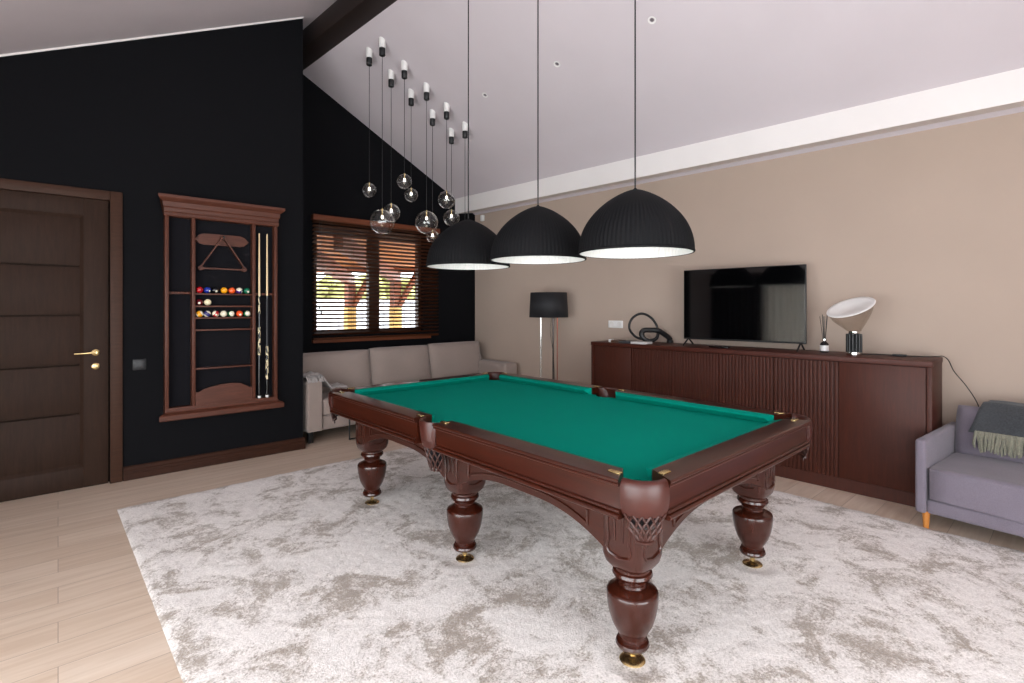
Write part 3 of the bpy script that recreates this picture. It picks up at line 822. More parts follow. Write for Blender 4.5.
# ------------------------------------------------------------------ dome pendants over the table
def dome_r(t): return 0.297*max(0.0, (1-t**2.2))**0.73
def make_dome(x, y, z, label):
    L = empty('dome_pendant_lamp', (x, y, z)); tag(L, label, 'pendant lamp', 'black dome pendants over the billiard table')
    H = 0.337; prof = []
    for k in range(27):
        t = 1-(1-k/26.0)**1.7 if k < 26 else 1
        prof.append((dome_r(t), H*t))
    seg = 320
    rp = lambda k: 0.006*(1 if (k % 4) < 2 else -1)
    outer = [(0.297, 0.0), (0.3005, 0.004), (0.3005, 0.010), (0.297, 0.014)]
    m = MB()
    ribbed = [(r-0.0005, zz+0.004) for r, zz in prof]
    def rip(mb, pr, sc):
        rings = []
        for r, zz in pr:
            damp = min(1, max(0, (0.9-zz/H)*2.2))*sc
            rings.append([(r*(1+rp(k)*damp)*math.cos(2*PI*k/seg), r*(1+rp(k)*damp)*math.sin(2*PI*k/seg), zz) for k in range(seg)])
        mb.loft(rings, cap=False)
    rip(m, ribbed, 1.0)
    m.lathe(outer+[(0.2935, 0.016), (0.2935, 0.0)], 96, cap=False)
    m.lathe([(0.0, H+0.010), (0.006, H+0.009), (0.012, H+0.002), (0.0, H-0.002)], 16)
    m.build('shade', M_SHADE, L, 60)
    m = MB(); rip(m, [(max(0, r-0.0075), max(0.002, zz-0.004)) for r, zz in prof], 0.8)
    tag(m.build('shade_lining', M_LINING, L, 60), 'white ribbed inside of the shade')
    zt = roof(x)-z if abs(x-2.4775) > 0.108 else 4.165-z
    MB().tube([(0, 0, H), (0, 0, zt)], 0.0042, 8).build('cord', M_BLACK, L)
    MB().lathe([(0.05, zt-0.0005), (0.05, zt-0.05), (0.045, zt-0.056), (0, zt-0.056)], 24).build('ceiling_canopy', M_BLACK, L)
    MB().lathe([(0.028, 0.30), (0.028, 0.19), (0.02, 0.185), (0, 0.185)], 20).build('bulb_holder', M_BLACK, L)
    MB().sphere((0, 0, 0.14), 0.05).build('bulb', M_DOMEBULB, L)
    return L
for (x, y, z_), lb in zip(((2.392, 1.408, 1.685), (2.406, 2.102, 1.694), (2.412, 2.770, 1.690)), ('ribbed black dome pendant with white lining, nearest the front of the table',
        'ribbed black dome pendant with white lining, middle one of the row', 'ribbed black dome pendant with white lining, nearest the window and glass globes')):
    make_dome(x, y, z_, lb)

# ------------------------------------------------------------------ glass globe pendants
def globe(x, y, zg, r, label):
    zt = zr(x)
    L = empty('globe_pendant_lamp', (x, y, zg)); tag(L, label, 'pendant lamp', 'clear glass globe pendants by the window')
    zc = zt-zg
    m = MB()   # slanted top follows the ceiling
    n = 24; R = 0.033
    top = [(R*math.cos(2*PI*k/n), R*math.sin(2*PI*k/n), zc - SLR*R*math.cos(2*PI*k/n)+0.004) for k in range(n)]
    bot = [(R*math.cos(2*PI*k/n), R*math.sin(2*PI*k/n), zc-0.085) for k in range(n)]
    m.loft([bot, top]); tag(m.build('ceiling_canopy', M_WHITE, L), 'white canopy')
    MB().lathe([(0.0, zc-0.160), (0.027, zc-0.160), (0.030, zc-0.156), (0.030, zc-0.0855), (0, zc-0.0855)], n).build('canopy_cap', M_BLACK, L)
    MB().tube([(0, 0, zc-0.159), (0, 0, r-0.002)], 0.0030, 6).build('cord', M_BLACK, L)
    MB().sphere((0, 0, 0), r, 40, 28).build('globe', M_GLOBE, L)
    hl = min(r*0.55, 0.06)
    MB().lathe([(0, r+0.006), (0.008, r+0.006), (0.008, r-0.004), (0.006, r-0.01), (0.006, r-hl), (0, r-hl)], 14).build('bulb_holder', BRASS, L)
    MB().lathe([(0, r-hl+0.002), (0.006, r-hl), (0.0105, r-hl-0.012), (0.011, r-hl-0.022), (0.007, r-hl-0.033), (0, r-hl-0.036)], 14).build('bulb', M_BULB, L)
GL = [(2.767, 4.734, 2.614, 0.072, 'small clear glass globe pendant, leftmost of the cluster, high beside the window'),
      (2.757, 4.470, 2.256, 0.123, 'large clear glass globe pendant hanging lowest at the left of the cluster'),
      (3.029, 4.734, 2.413, 0.097, 'medium clear glass globe pendant partly behind the large left globe'),
      (3.018, 4.470, 2.704, 0.076, 'small clear glass globe pendant hanging highest of the cluster'),
      (3.275, 4.720, 2.642, 0.074, 'small clear glass globe pendant just below the highest globe'),
      (3.290, 4.458, 2.311, 0.123, 'large clear glass globe pendant at the middle of the cluster, before the window head'),
      (3.557, 4.706, 2.213, 0.071, 'small clear glass globe pendant hanging lowest, behind the middle large globe'),
      (3.549, 4.441, 2.589, 0.097, 'medium clear glass globe pendant near the ceiling edge above the far dome lamp'),
      (3.827, 4.698, 2.456, 0.096, 'medium clear glass globe pendant just above the far dome lamp'),
      (3.818, 4.443, 2.115, 0.080, 'glass globe pendant whose globe hangs hidden behind the far dome lamp, rightmost cord')]
for gx, gy, gz, gr, lb in GL:
    globe(gx, gy, gz, gr, lb)

# recessed ceiling spots
for gx, gy, lb in ((3.615, 3.888, 'small recessed ceiling spot nearest the globe pendants'), (3.611, 2.926, 'small recessed ceiling spot, middle of the three'), (3.587, 1.965, 'small recessed ceiling spot nearest the front of the room')):
    x, y = gx, gy
    L = empty('ceiling_spot', (x, y, zr(x))); L.rotation_euler = (0, math.atan(SLR), 0)
    tag(L, lb, 'ceiling spot', 'recessed ceiling spots')
    MB().lathe([(0.021, 0.002), (0.030, 0.002), (0.032, -0.001), (0.032, -0.005), (0.022, -0.004), (0.021, 0.002)], 28, cap=False).build('ring', M_WHITE, L)
    MB().lathe([(0.0, -0.001), (0.014, -0.001), (0.022, 0.003), (0.0, 0.003)], 20).build('lens', plain('spot_lens', '#6a6468', 0.3), L)

# motion sensor near the corner of the beige wall
o = empty('motion_sensor', (XW, 5.55, 2.72)); tag(o, 'small white motion sensor high in the corner of the beige wall', 'sensor')
MB().box(-0.045, 0, -0.03, 0.03, -0.045, 0.045, 0.012, 3).build('body', M_WHITE, o)
MB().box(-0.05, -0.04, -0.02, 0.02, -0.03, 0.01, 0.004).build('lens', M_LINING, o)

# ------------------------------------------------------------------ cue rack on the dark wall
RS = -0.018
R = empty('cue_rack', (*dkw(0.735+RS, 0), 0.455), DK); tag(R, 'mahogany wall cue rack with cornice, ball shelves and black felt back', 'cue rack')
def rz(z): return z-0.455
a0, a1 = 0.29-0.735, 1.18-0.735
D = -0.075
MB().box(a0+0.01, a1-0.01, -0.004, -0.0005, rz(0.53), rz(2.17)).build('felt_back', M_FELT, R, None)
m = MB()
m.prism([(0, rz(2.165)), (D-0.004, rz(2.165)), (D-0.010, rz(2.175)), (D-0.010, rz(2.195)), (D-0.004, rz(2.203)), (D-0.008, rz(2.212)), (D-0.008, rz(2.235)), (D-0.016, rz(2.245)), (D-0.02, rz(2.285)), (D-0.045, rz(2.302)), (D-0.055, rz(2.315)), (D-0.055, rz(2.338)), (0, rz(2.338))],
        lambda u, v, w: (w*(1.0) , u, v), a0+0.0, a1-0.0)
cor = m.build('cornice', M_RACKX, R, 25)
for p in (cor,):
    for v in p.data.vertices:       # returns of the mouldings at both ends
        ov = max(0, -v.co.y+D)
        v.co.x += (1 if v.co.x > 0 else -1)*ov*0.95
m = MB()
m.prism([(0, rz(0.458)), (D-0.045, rz(0.458)), (D-0.05, rz(0.465)), (D-0.05, rz(0.500)), (D-0.035, rz(0.512)), (D-0.005, rz(0.518)), (D, rz(0.526)), (D, rz(0.556)), (0, rz(0.556))], lambda u, v, w: (w, u, v), a0, a1)
base = m.build('base_moulding', M_RACKX, R, 25)
for v in base.data.vertices:
    ov = max(0, -v.co.y+D); v.co.x += (1 if v.co.x > 0 else -1)*ov*0.9
for s0, s1 in ((0.29, 0.318), (0.484, 0.510), (0.962, 0.988), (1.152, 1.18)):
    MB().box(s0-0.735, s1-0.735, D, 0, rz(0.55), rz(2.17), 0.003).build('upright', M_RACK, R)
for z in (1.520, 1.413, 1.311, 1.206, 0.872):
    MB().box(0.510-0.735, 0.962-0.735, D+0.002, -0.004, rz(z-0.010), rz(z+0.004), 0.002).build('shelf', M_RACKX, R)
m = MB()
for s0, s1 in ((0.318, 0.484), (0.988, 1.152)):
    w_ = s1-s0
    m.box(s0-0.735, s1-0.735, -0.04, -0.004, rz(1.514), rz(1.534), 0.002)
m.build('cue_clip_bar', M_RACKX, R)
m = MB()
for kk in range(6):
    s_ = 0.333+0.0275*kk
    if kk % 2 == 0: m.box(s_-0.735, s_+0.022-0.735, -0.055, -0.036, rz(1.514), rz(1.534), 0.003)
for s_ in (1.000, 1.048, 1.118):
    m.box(s_-0.735, s_+0.014-0.735, -0.055, -0.036, rz(1.514), rz(1.534), 0.003)
m.build('cue_clip', M_RACKX, R)
m = MB()
arch = [(0.511, 0.556), (0.961, 0.556), (0.961, 0.675), (0.940, 0.672), (0.915, 0.685), (0.87, 0.713), (0.80, 0.722), (0.72, 0.720), (0.64, 0.708), (0.575, 0.690), (0.545, 0.672), (0.525, 0.667), (0.511, 0.672)]
m.prism([(s_-0.735, rz(z)) for s_, z in arch], lambda u, v, w: (u, w, v), D+0.004, D+0.022)
m.build('arched_panel', M_RACKX, R, 20)
m = MB()
pl = [(0.512, 1.998), (0.545, 1.962), (0.58, 1.952), (0.87, 1.952), (0.905, 1.962), (0.943, 1.998), (0.905, 2.036), (0.87, 2.050), (0.58, 2.050), (0.545, 2.036)]
m.prism([(s_-0.735, rz(z)) for s_, z in pl], lambda u, v, w: (u, w, v), -0.030, -0.004)
m.build('plaque', M_RACKX, R, 20)

# triangle hanging on the peg
o = empty('billiard_triangle', (*dkw(0.722+RS, -0.062), 1.735), DK); tag(o, 'wooden ball triangle hanging on the cue rack peg', 'ball triangle')
m = MB()
tri = [(-0.19, 0.0), (0.19, 0.0), (0.0, 0.305)]
def rot2(p, q, w_): 
    d = Vector((q[0]-p[0], q[1]-p[1])).normalized(); return Vector((-d.y, d.x))*w_
inner = [(-0.172, 0.012), (0.172, 0.012), (0.0, 0.284)]
for k in range(3):
    p, q = tri[k], tri[(k+1) % 3]; pi_, qi = inner[k], inner[(k+1) % 3]
    m.prism([p, q, qi, pi_], lambda u, v, w: (u, w, v), -0.024, 0.012)
m.build('frame', M_RACKX, o, 20)
m = MB()
for x_, z_ in ((-0.172, 0.008), (0.172, 0.008), (0, 0.285)):
    m.lathe([(0, -0.028), (0.02, -0.028), (0.02, 0.016), (0, 0.016)], 16, mat=Matrix.Translation((x_, 0, z_)) @ Matrix.Rotation(PI/2, 4, 'X'))
m.build('corner_cap', M_RACKX, o)
MB().lathe([(0, 0.016), (0.010, 0.016), (0.010, 0.030), (0.006, 0.034), (0, 0.034)], 16, mat=Matrix.Translation((0, -0.012, 0.285)) @ Matrix.Rotation(PI/2, 4, 'X')).build('hanging_button', M_BLACK, o)

# billiard balls
def ball_mat(name, col, stripe):
    m, nt, b = new_mat(name)
    tc = nt.nodes.new('ShaderNodeTexCoord'); sp = nt.nodes.new('ShaderNodeSeparateXYZ')
    nt.links.new(tc.outputs['Object'], sp.inputs[0])
    c = lin(col); wh = lin('#efe6cf')
    def mask(out, op, th_):
        q = nt.nodes.new('ShaderNodeMath'); q.operation = op; q.inputs[1].default_value = th_*0.87; nt.links.new(out, q.inputs[0]); return q
    mx = nt.nodes.new('ShaderNodeMix'); mx.data_type = 'RGBA'
    mx.inputs[6].default_value = c; mx.inputs[7].default_value = wh
    if stripe:
        ab = nt.nodes.new('ShaderNodeMath'); ab.operation = 'ABSOLUTE'; nt.links.new(sp.outputs['Z'], ab.inputs[0])
        nt.links.new(mask(ab.outputs[0], 'GREATER_THAN', 0.017).outputs[0], mx.inputs[0])
    else: mx.inputs[0].default_value = 0
    dot = mask(sp.outputs['X'], 'GREATER_THAN', 0.0305)
    m2 = nt.nodes.new('ShaderNodeMix'); m2.data_type = 'RGBA'; m2.inputs[7].default_value = wh
    nt.links.new(dot.outputs[0], m2.inputs[0]); nt.links.new(mx.outputs[2], m2.inputs[6])
    nt.links.new(m2.outputs[2], b.inputs['Base Color']); setp(b, Roughness=0.12, Coat_Weight=0.5)
    return m
BALLS = [ # s, shelf z, colour, stripe, label, yaw towards viewer, tilt
    (0.547, 1.524, '#b3121c', 0, 'plain red ball at the left end of the top ball shelf', 60, 0),
    (0.606, 1.524, '#1a2f8f', 0, 'blue ball second on the top ball shelf', -60, 10),
    (0.664, 1.524, '#0c0c10', 0, 'black ball third on the top ball shelf', -75, 30),
    (0.737, 1.524, '#f2a416', 0, 'yellow ball in the middle of the top ball shelf', 90, 0),
    (0.800, 1.524, '#ef5a22', 0, 'orange ball right of the yellow one on the top ball shelf', 80, 0),
    (0.860, 1.524, '#4b2a72', 1, 'purple and white ball sixth on the top ball shelf', -40, 35),
    (0.923, 1.524, '#0f6b4c', 0, 'green ball at the right end of the top ball shelf', -80, 10),
    (0.547, 1.417, '#5a1118', 0, 'dark maroon ball on the middle ball shelf', -110, 10),
    (0.609, 1.417, '#f1e4bd', 0, 'cream cue ball on the middle ball shelf', 90, 0),
    (0.547, 1.315, '#f0a31c', 1, 'yellow and white ball at the left end of the lowest ball shelf', 55, 60),
    (0.604, 1.315, '#35346f', 1, 'navy and white striped ball second on the lowest ball shelf', 40, 30),
    (0.670, 1.315, '#b81a22', 1, 'red ball with white patch third on the lowest ball shelf', -95, 55),
    (0.733, 1.315, '#f3ead0', 0, 'pale cream ball in the middle of the lowest ball shelf', 90, 0),
    (0.793, 1.315, '#17603a', 1, 'white ball edged green fifth on the lowest ball shelf', 10, 88),
    (0.862, 1.315, '#ea5526', 0, 'orange ball with white spot sixth on the lowest ball shelf', -92, 5),
    (0.925, 1.315, '#2d7a52', 1, 'white ball edged green at the right end of the lowest ball shelf', 8, 84)]
for i, (s_, z, c, st, lb, yw, tl) in enumerate(BALLS):
    r = 0.0284
    o = MB().sphere((0, 0, 0), r, 24, 16).build('billiard_ball', ball_mat('ball_lacquer_%s' % c.strip('#'), c, st))
    x, y = dkw(s_+RS, -0.0375); o.location = (x, y, z+r+0.0005)
    o.rotation_euler = (math.radians(tl), math.radians(20), math.radians(yw))
    tag(o, lb, 'billiard ball', 'billiard balls on the cue rack shelves')

# cues
M_MAPLE = wood('cue_maple', '#d9b98a', '#ecd4aa', 'Z', 2.0, 0.25)
def cue_points():
    m, nt, b = new_mat('cue_inlay')
    tc = nt.nodes.new('ShaderNodeTexCoord'); mp = nt.nodes.new('ShaderNodeMapping'); mp.inputs['Scale'].default_value = (60, 60, 18)
    mp.inputs['Rotation'].default_value = (0.5, 0.3, 0)
    ck = nt.nodes.new('ShaderNodeTexChecker'); ck.inputs['Scale'].default_value = 1.0
    ck.inputs['Color1'].default_value = lin('#d8c8a0'); ck.inputs['Color2'].default_value = lin('#15130f')
    nt.links.new(tc.outputs['Object'], mp.inputs['Vector']); nt.links.new(mp.outputs['Vector'], ck.inputs['Vector']); nt.links.new(ck.outputs['Color'], b.inputs['Base Color'])
    setp(b, Roughness=0.25); return m
M_INLAY = cue_points()
for s_, bands, lb in ((1.024, ((0.0, 0.40, 'k'), (0.40, 0.66, 'i'), (0.66, 0.78, 'k'), (0.78, 0.95, 'i')), 'billiard cue with pale shaft, left of the two in the rack'),
                      (1.092, ((0.0, 0.17, 'k'), (0.17, 0.48, 'i'), (0.48, 0.92, 'g'), (0.92, 0.95, 'k')), 'billiard cue with pale shaft, right of the two in the rack')):
    o = empty('billiard_cue', (*dkw(s_+RS, -0.058), 0.5585), DK); tag(o, lb, 'billiard cue', 'billiard cues in the rack')
    def cr(z): return 0.0145-0.0085*z/1.5
    MB().lathe([(0, 0.95), (cr(0.95), 0.95), (cr(1.515), 1.515), (0.0055, 1.53), (0, 1.532)], 14).build('shaft', M_MAPLE, o)
    for z0, z1, t in bands:
        MB().lathe([(0, max(z0, 0.022)), (cr(z0), max(z0, 0.022)), (cr(z1), z1), (0, z1)], 14).build({'k': 'butt', 'i': 'inlay', 'g': 'forearm'}[t], {'k': M_BLKGL, 'i': M_INLAY, 'g': MATS['dark_grey_plastic']}[t], o)
    MB().lathe([(0, 0), (0.012, 0), (0.015, 0.004), (0.015, 0.022), (0, 0.022)], 14).build('bumper', M_WHITE, o)

# ------------------------------------------------------------------ long cabinet
CYAW = -0.040; CB = (4.520, 0.362)
C = empty('sideboard', (CB[0], CB[1], 0), CYAW); tag(C, 'long low walnut sideboard with fluted doors against the beige wall', 'sideboard')
CL, CD, CH = 2.915, 0.487, 1.026
m = MB().box(-0.004, CD, -0.004, CL+0.004, CH-0.038, CH, 0.003); m.build('worktop', M_CABX, C)
m = MB()
m.box(0, CD, 0, 0.03, 0, CH-0.039, 0.002); m.box(0, CD, CL-0.03, CL, 0, CH-0.039, 0.002)
m.box(0.012, CD, 0.03, CL-0.03, 0.0, 0.095); m.box(CD-0.02, CD, 0.03, CL-0.03, 0.09, CH-0.039)
m.box(0.03, 0.05, 0.03, CL-0.03, 0.09, CH-0.039)
m.build('carcass', M_CAB, C, 30)
edges = [0.033, 0.558, 1.030, 1.495, 1.955, 2.410, 2.882]
for k in range(6):
    y0, y1 = edges[k]+0.002, edges[k+1]-0.002
    m = MB()
    if k in (0, 5):
        m.box(0.006, 0.028, y0, y1, 0.098, CH-0.044, 0.002)
    else:
        m.box(0.014, 0.028, y0, y1, 0.098, CH-0.044)
        n = 16; p_ = (y1-y0)/n
        for q in range(n):
            m.box(0.004, 0.015, y0+q*p_+0.0025, y0+(q+1)*p_-0.005, 0.098, CH-0.044, 0.003)
    o = m.build('door', M_CAB, C, 30)
    tag(o, 'plain flat walnut door' if k in (0, 5) else 'fluted walnut door')
CC, CS = math.cos(CYAW), math.sin(CYAW)
def cw(x, y, z=CH): return (CB[0]+x*CC-y*CS, CB[1]+x*CS+y*CC, z)

# television
tv = empty('television', (4.865, 1.768, CH+0.0006), 0.0); tag(tv, 'large black flat screen television standing on the sideboard', 'television')
hw, z0, z1 = 0.548, 0.060, 0.744
MB().box(0.0, 0.018, -hw, hw, z0, z1, 0.004).build('bezel', M_BLACK, tv)
M_SCREEN = plain('tv_screen', '#030304', 0.05, spec=0.9)
MB().box(-0.0015, 0.001, -hw+0.006, hw-0.006, z0+0.016, z1-0.006).build('screen', M_SCREEN, tv, None)
MB().box(0.018, 0.055, -0.36, 0.36, z0+0.05, z0+0.42, 0.01).build('rear_housing', M_BLACK, tv)
for sg in (-1, 1):
    m = MB(); y = sg*(hw-0.045)
    m.tube([(-0.10, y, 0.006), (0.0, y, 0.062), (0.012, y, 0.075)], [0.007, 0.008, 0.008], 8)
    m.tube([(0.115, y, 0.006), (0.012, y, 0.070)], [0.007, 0.008], 8)
    m.build('foot', M_BLACK, tv)
o = MB().box(-0.03, 0.03, -0.09, 0.09, 0, 0.014, 0.004).build('set_top_box', M_BLKGL, None, 40, (*cw(0.17, 1.56)[:2], CH), CYAW)
tag(o, 'flat black remote box lying on the sideboard before the television', 'set-top box')

# looped black sculpture
o = empty('loop_sculpture', (4.87, 2.74, CH+0.0006)); tag(o, 'black looping knot sculpture standing on the sideboard by the television', 'sculpture')
vx = Vector((0.695, -0.719, 0))         # along the picture
vd = Vector((0.719, 0.695, 0))
def lp(a, z, d=0.0): return vx*a + vd*d + Vector((0, 0, z))
key = [(-0.02, 0.035, 0.02), (-0.10, 0.06, 0.02), (-0.165, 0.13, 0.0), (-0.175, 0.20, -0.01), (-0.14, 0.265, -0.01), (-0.07, 0.305, 0.0), (0.0, 0.30, 0.01), (0.075, 0.25, 0.02), (0.125, 0.17, 0.02),
       (0.13, 0.10, 0.0), (0.10, 0.045, -0.03), (0.03, 0.022, -0.05), (-0.03, 0.045, -0.05), (-0.055, 0.09, -0.04), (-0.03, 0.13, -0.03), (0.05, 0.135, -0.02), (0.12, 0.13, -0.02), (0.18, 0.10, 0.0), (0.235, 0.065, 0.02), (0.27, 0.03, 0.03)]
def spline(P, n=8):
    P = [Vector(p) for p in P]; out_ = []
    for i in range(len(P)-1):
        p0, p1, p2, p3 = P[max(i-1, 0)], P[i], P[i+1], P[min(i+2, len(P)-1)]
        for k in range(n):
            t = k/n
            out_.append(0.5*((2*p1)+(-p0+p2)*t+(2*p0-5*p1+4*p2-p3)*t*t+(-p0+3*p1-3*p2+p3)*t**3))
    out_.append(P[-1]); return out_
path = [lp(a, z, dd) for a, z, dd in spline(key)]
nn = len(path)
rad = [0.013+0.014*min(1, max(0, (i/nn-0.42)*4)) for i in range(nn)]
MB().tube(path, rad, 10).build('loop', M_BLACK, o, 60)
m = MB(); m.lathe([(0, 0), (0.034, 0.0), (0.036, 0.004), (0.034, 0.02), (0.02, 0.03), (0, 0.03)], 18, tuple(lp(0.265, 0.0, 0.03)))
m.lathe([(0, 0), (0.03, 0.0), (0.03, 0.012), (0.012, 0.02), (0, 0.02)], 18, tuple(lp(0.02, 0, -0.045)))
m.build('base', M_BLACK, o)

# flat things at the far end of the worktop
def flat(name, x, y, sx, sy, h, mat, label, cat, yaw=0.0, z=CH):
    o = MB().box(-sx/2, sx/2, -sy/2, sy/2, 0, h, min(0.003, h*0.3)).build(name, mat, None, 40, (*cw(x, y)[:2], z), CYAW+yaw); tag(o, label, cat); return o
flat('candle', 0.10, 2.72, 0.05, 0.04, 0.03, M_WHITE, 'small white tealight box at the far end of the sideboard', 'candle')
flat('book', 0.11, 2.635, 0.15, 0.10, 0.026, plain('brown_book_cover', '#4a3326', 0.5), 'small brown book lying on the sideboard', 'book', 0.1)
flat('notebook', 0.11, 2.510, 0.16, 0.13, 0.020, plain('slate_cover', '#33363c', 0.5), 'thin dark slate notebook lying beside the brown book', 'notebook', -0.05)
flat('magazine', 0.10, 2.345, 0.15, 0.17, 0.022, plain('pale_cover', '#c9c4c2', 0.4), 'pale grey magazine lying beside the loop sculpture', 'magazine', 0.04)

# reed diffuser
o = empty('reed_diffuser', (4.865, 1.085, CH+0.0006)); tag(o, 'glass reed diffuser bottle with black reeds between television and lamp', 'reed diffuser')
MB().lathe([(0, 0), (0.030, 0), (0.032, 0.004), (0.032, 0.068), (0.026, 0.08), (0.014, 0.088), (0.013, 0.1), (0, 0.1)], 24).build('bottle', plain('dark_glass', '#1a1416', 0.08), o)
MB().lathe([(0.0325, 0.012), (0.0328, 0.013), (0.0328, 0.058), (0.0325, 0.059)], 24, cap=False).build('paper_label', M_WHITE, o)
MB().lathe([(0, 0.098), (0.017, 0.098), (0.017, 0.113), (0, 0.113)], 20).build('collar', M_CHROME, o)
m = MB()
for k in range(8):
    a = 2*PI*k/8; sp_ = 0.018+0.008*(k % 3)
    m.tube([(0.004*math.cos(a), 0.004*math.sin(a), 0.05), (sp_*math.cos(a), sp_*math.sin(a), 0.30+0.015*(k % 2))], 0.0022, 5)
m.build('reeds', M_BLACK, o)

# table lamp with tilted glass bowl
TL = empty('table_lamp', (4.705, 0.848, CH+0.0006)); tag(TL, 'table lamp with tilted glass bowl and ribbed black column on the sideboard', 'table lamp')
m = MB()
m.lathe([(0, 0), (0.050, 0.0), (0.052, 0.006), (0.048, 0.03), (0.0, 0.03)], 32); 
m.build('chrome_foot', M_CHROME, TL)
m = MB().lathe([(0, 0.02), (0.038, 0.02), (0.038, 0.172), (0, 0.172)], 32)
for k in range(12):
    a = 2*PI*k/12
    m.tube([(0.0445*math.cos(a), 0.0445*math.sin(a), 0.026), (0.0445*math.cos(a), 0.0445*math.sin(a), 0.168)], 0.0105, 10)
m.build('ribbed_column', M_BLACK, TL)
MB().lathe([(0, 0.168), (0.035, 0.168), (0.037, 0.175), (0.037, 0.188), (0.030, 0.192), (0, 0.192)], 32).build('collar', M_CHROME, TL)
right = vx; back = vd; up_ = Vector((0, 0, 1))
nrm = ((-right*0.46 + up_*0.88)*math.cos(math.radians(9)) - back*math.sin(math.radians(9))).normalized()
cb_ = Vector((0, 0, 0.372)) - right*0.026
zax = nrm; xax = (right - zax*right.dot(zax)).normalized(); yax = zax.cross(xax)
MR = Matrix(((xax.x, yax.x, zax.x, cb_.x), (xax.y, yax.y, zax.y, cb_.y), (xax.z, yax.z, zax.z, cb_.z), (0, 0, 0, 1)))
# bowl: lofted from the collar to the tilted rim
rings = []
RB = 0.160
for k in range(13):
    t = k/12.0
    q = math.sin(t*PI/2)**0.95
    ring = []
    for j in range(48):
        a = 2*PI*j/48
        lo = right*(0.045*math.cos(a)) + back*(0.045*math.sin(a)) + Vector((0, 0, 0.188))
        hi = MR @ Vector((RB*math.cos(a), RB*math.sin(a), 0))
        mid = lo.lerp(hi, t)
        # belly outwards
        ax_ = Vector((0, 0, 0.19)).lerp(cb_, t)
        mid = ax_ + (mid-ax_)*(1+0.12*math.sin(t*PI))
        ring.append(mid)
    rings.append(ring)
m = MB().loft(rings, cap=False)
tag(m.build('glass_bowl', M_LAMPGL, TL, 60), 'clear glass bowl')
m = MB().lathe([(0.138, -0.002), (0.164, 0.0), (0.168, 0.004), (0.164, 0.008), (0.136, 0.006), (0.09, -0.010), (0.0, -0.020), (0.0, -0.026), (0.09, -0.016), (0.138, -0.002)], 64, mat=MR, cap=False)
tag(m.build('reflector', M_LINING, TL, 50), 'round white reflector disc')
pth = [(4.762, 0.83, 0.006), (4.86, 0.74, 0.006), (4.864, 0.62, 0.006), (4.87, 0.52, 0.006), (4.90, 0.42, 0.006), (4.94, 0.365, 0.008), (4.965, 0.335, 0.010), (4.985, 0.305, -0.02), (5.00, 0.275, -0.10), (5.02, 0.21, -0.20), (5.035, 0.15, -0.32), (5.04, 0.12, -0.45), (5.04, 0.115, -0.62)]
pts = [Vector((x-4.705, y-0.848, z)) for x, y, z in pth]
MB().tube(spline(pts, 6), 0.0035, 6).build('cord', M_BLACK, TL, 60)
MB().box(0.160-0.012, 0.160+0.012, -0.31, -0.22, 0.0, 0.016, 0.005).build('cord_switch', M_BLACK, TL)

# wall socket
o = empty('wall_socket', (XW, 3.275, 1.204)); tag(o, 'white double wall socket on the beige wall above the sideboard', 'wall socket')
MB().box(-0.010, 0, -0.098, 0.098, -0.043, 0.043, 0.005).build('face_plate', M_WHITE, o)
for yy in (-0.05, 0.05):
    MB().lathe([(0, 0.0), (0.03, 0.0), (0.03, 0.003), (0.022, 0.003), (0.02, 0.001), (0, 0.001)], 20, mat=Matrix.Translation((-0.0095, yy, 0)) @ Matrix.Rotation(-PI/2, 4, 'Y')).build('socket_insert', plain('pale_insert', '#dedad7', 0.4), o)

# ------------------------------------------------------------------ floor lamp
F = empty('floor_lamp', (4.80, 4.02, 0)); tag(F, 'floor lamp with black drum shade on slim chrome poles by the beige wall', 'floor lamp')
MB().lathe([(0, 0), (0.16, 0.0), (0.165, 0.006), (0.16, 0.018), (0.02, 0.022), (0, 0.022)], 40).build('base', M_CHROME, F)
sh = MB().lathe([(0.236, 1.280), (0.222, 1.582)], 56, cap=False).build('lamp_shade', plain('black_drum_shade', '#17171b', 0.7), F, 60); solidify(sh, 0.004)
hor = Vector((0.695, -0.719, 0))
for off, r_, nm, mt in ((-0.095, 0.010, 'pole', M_CHROME), (0.055, 0.010, 'pole', plain('chrome_dark_reflection', '#4a4442', 0.2, 1.0)), (0.105, 0.006, 'pole', plain('chrome_reddish_reflection', '#8a4a3a', 0.3, 1.0))):  # two chrome poles have their dark, reddish reflections put into the colour
    p = hor*off
    MB().tube([(p.x, p.y, 0.015), (p.x, p.y, 1.45)], r_, 12).build(nm, mt, F)
m = MB()
for k in range(3):
    a = 2*PI*k/3+0.3; m.tube([(0, 0, 1.45), (0.225*math.cos(a), 0.225*math.sin(a), 1.45)], 0.003, 6)
q0, q1 = hor*-0.095, hor*0.105
m.tube([(q0.x, q0.y, 1.45), (q1.x, q1.y, 1.45)], 0.006, 8)
m.lathe([(0, 1.40), (0.018, 1.40), (0.018, 1.47), (0, 1.47)], 14)
m.build('shade_carrier', M_CHROME, F)
q = hor*0.03
MB().tube(spline([(q.x, q.y, 1.40), (q.x, q.y, 1.25), ((hor*0.02).x, (hor*0.02).y, 1.1), ((hor*0.05).x+0.02, (hor*0.05).y, 0.75), ((hor*0.055).x+0.025, (hor*0.055).y, 0.3), (0.05, -0.02, 0.026)], 6), 0.003, 6).build('cord', M_BLACK, F, 60)

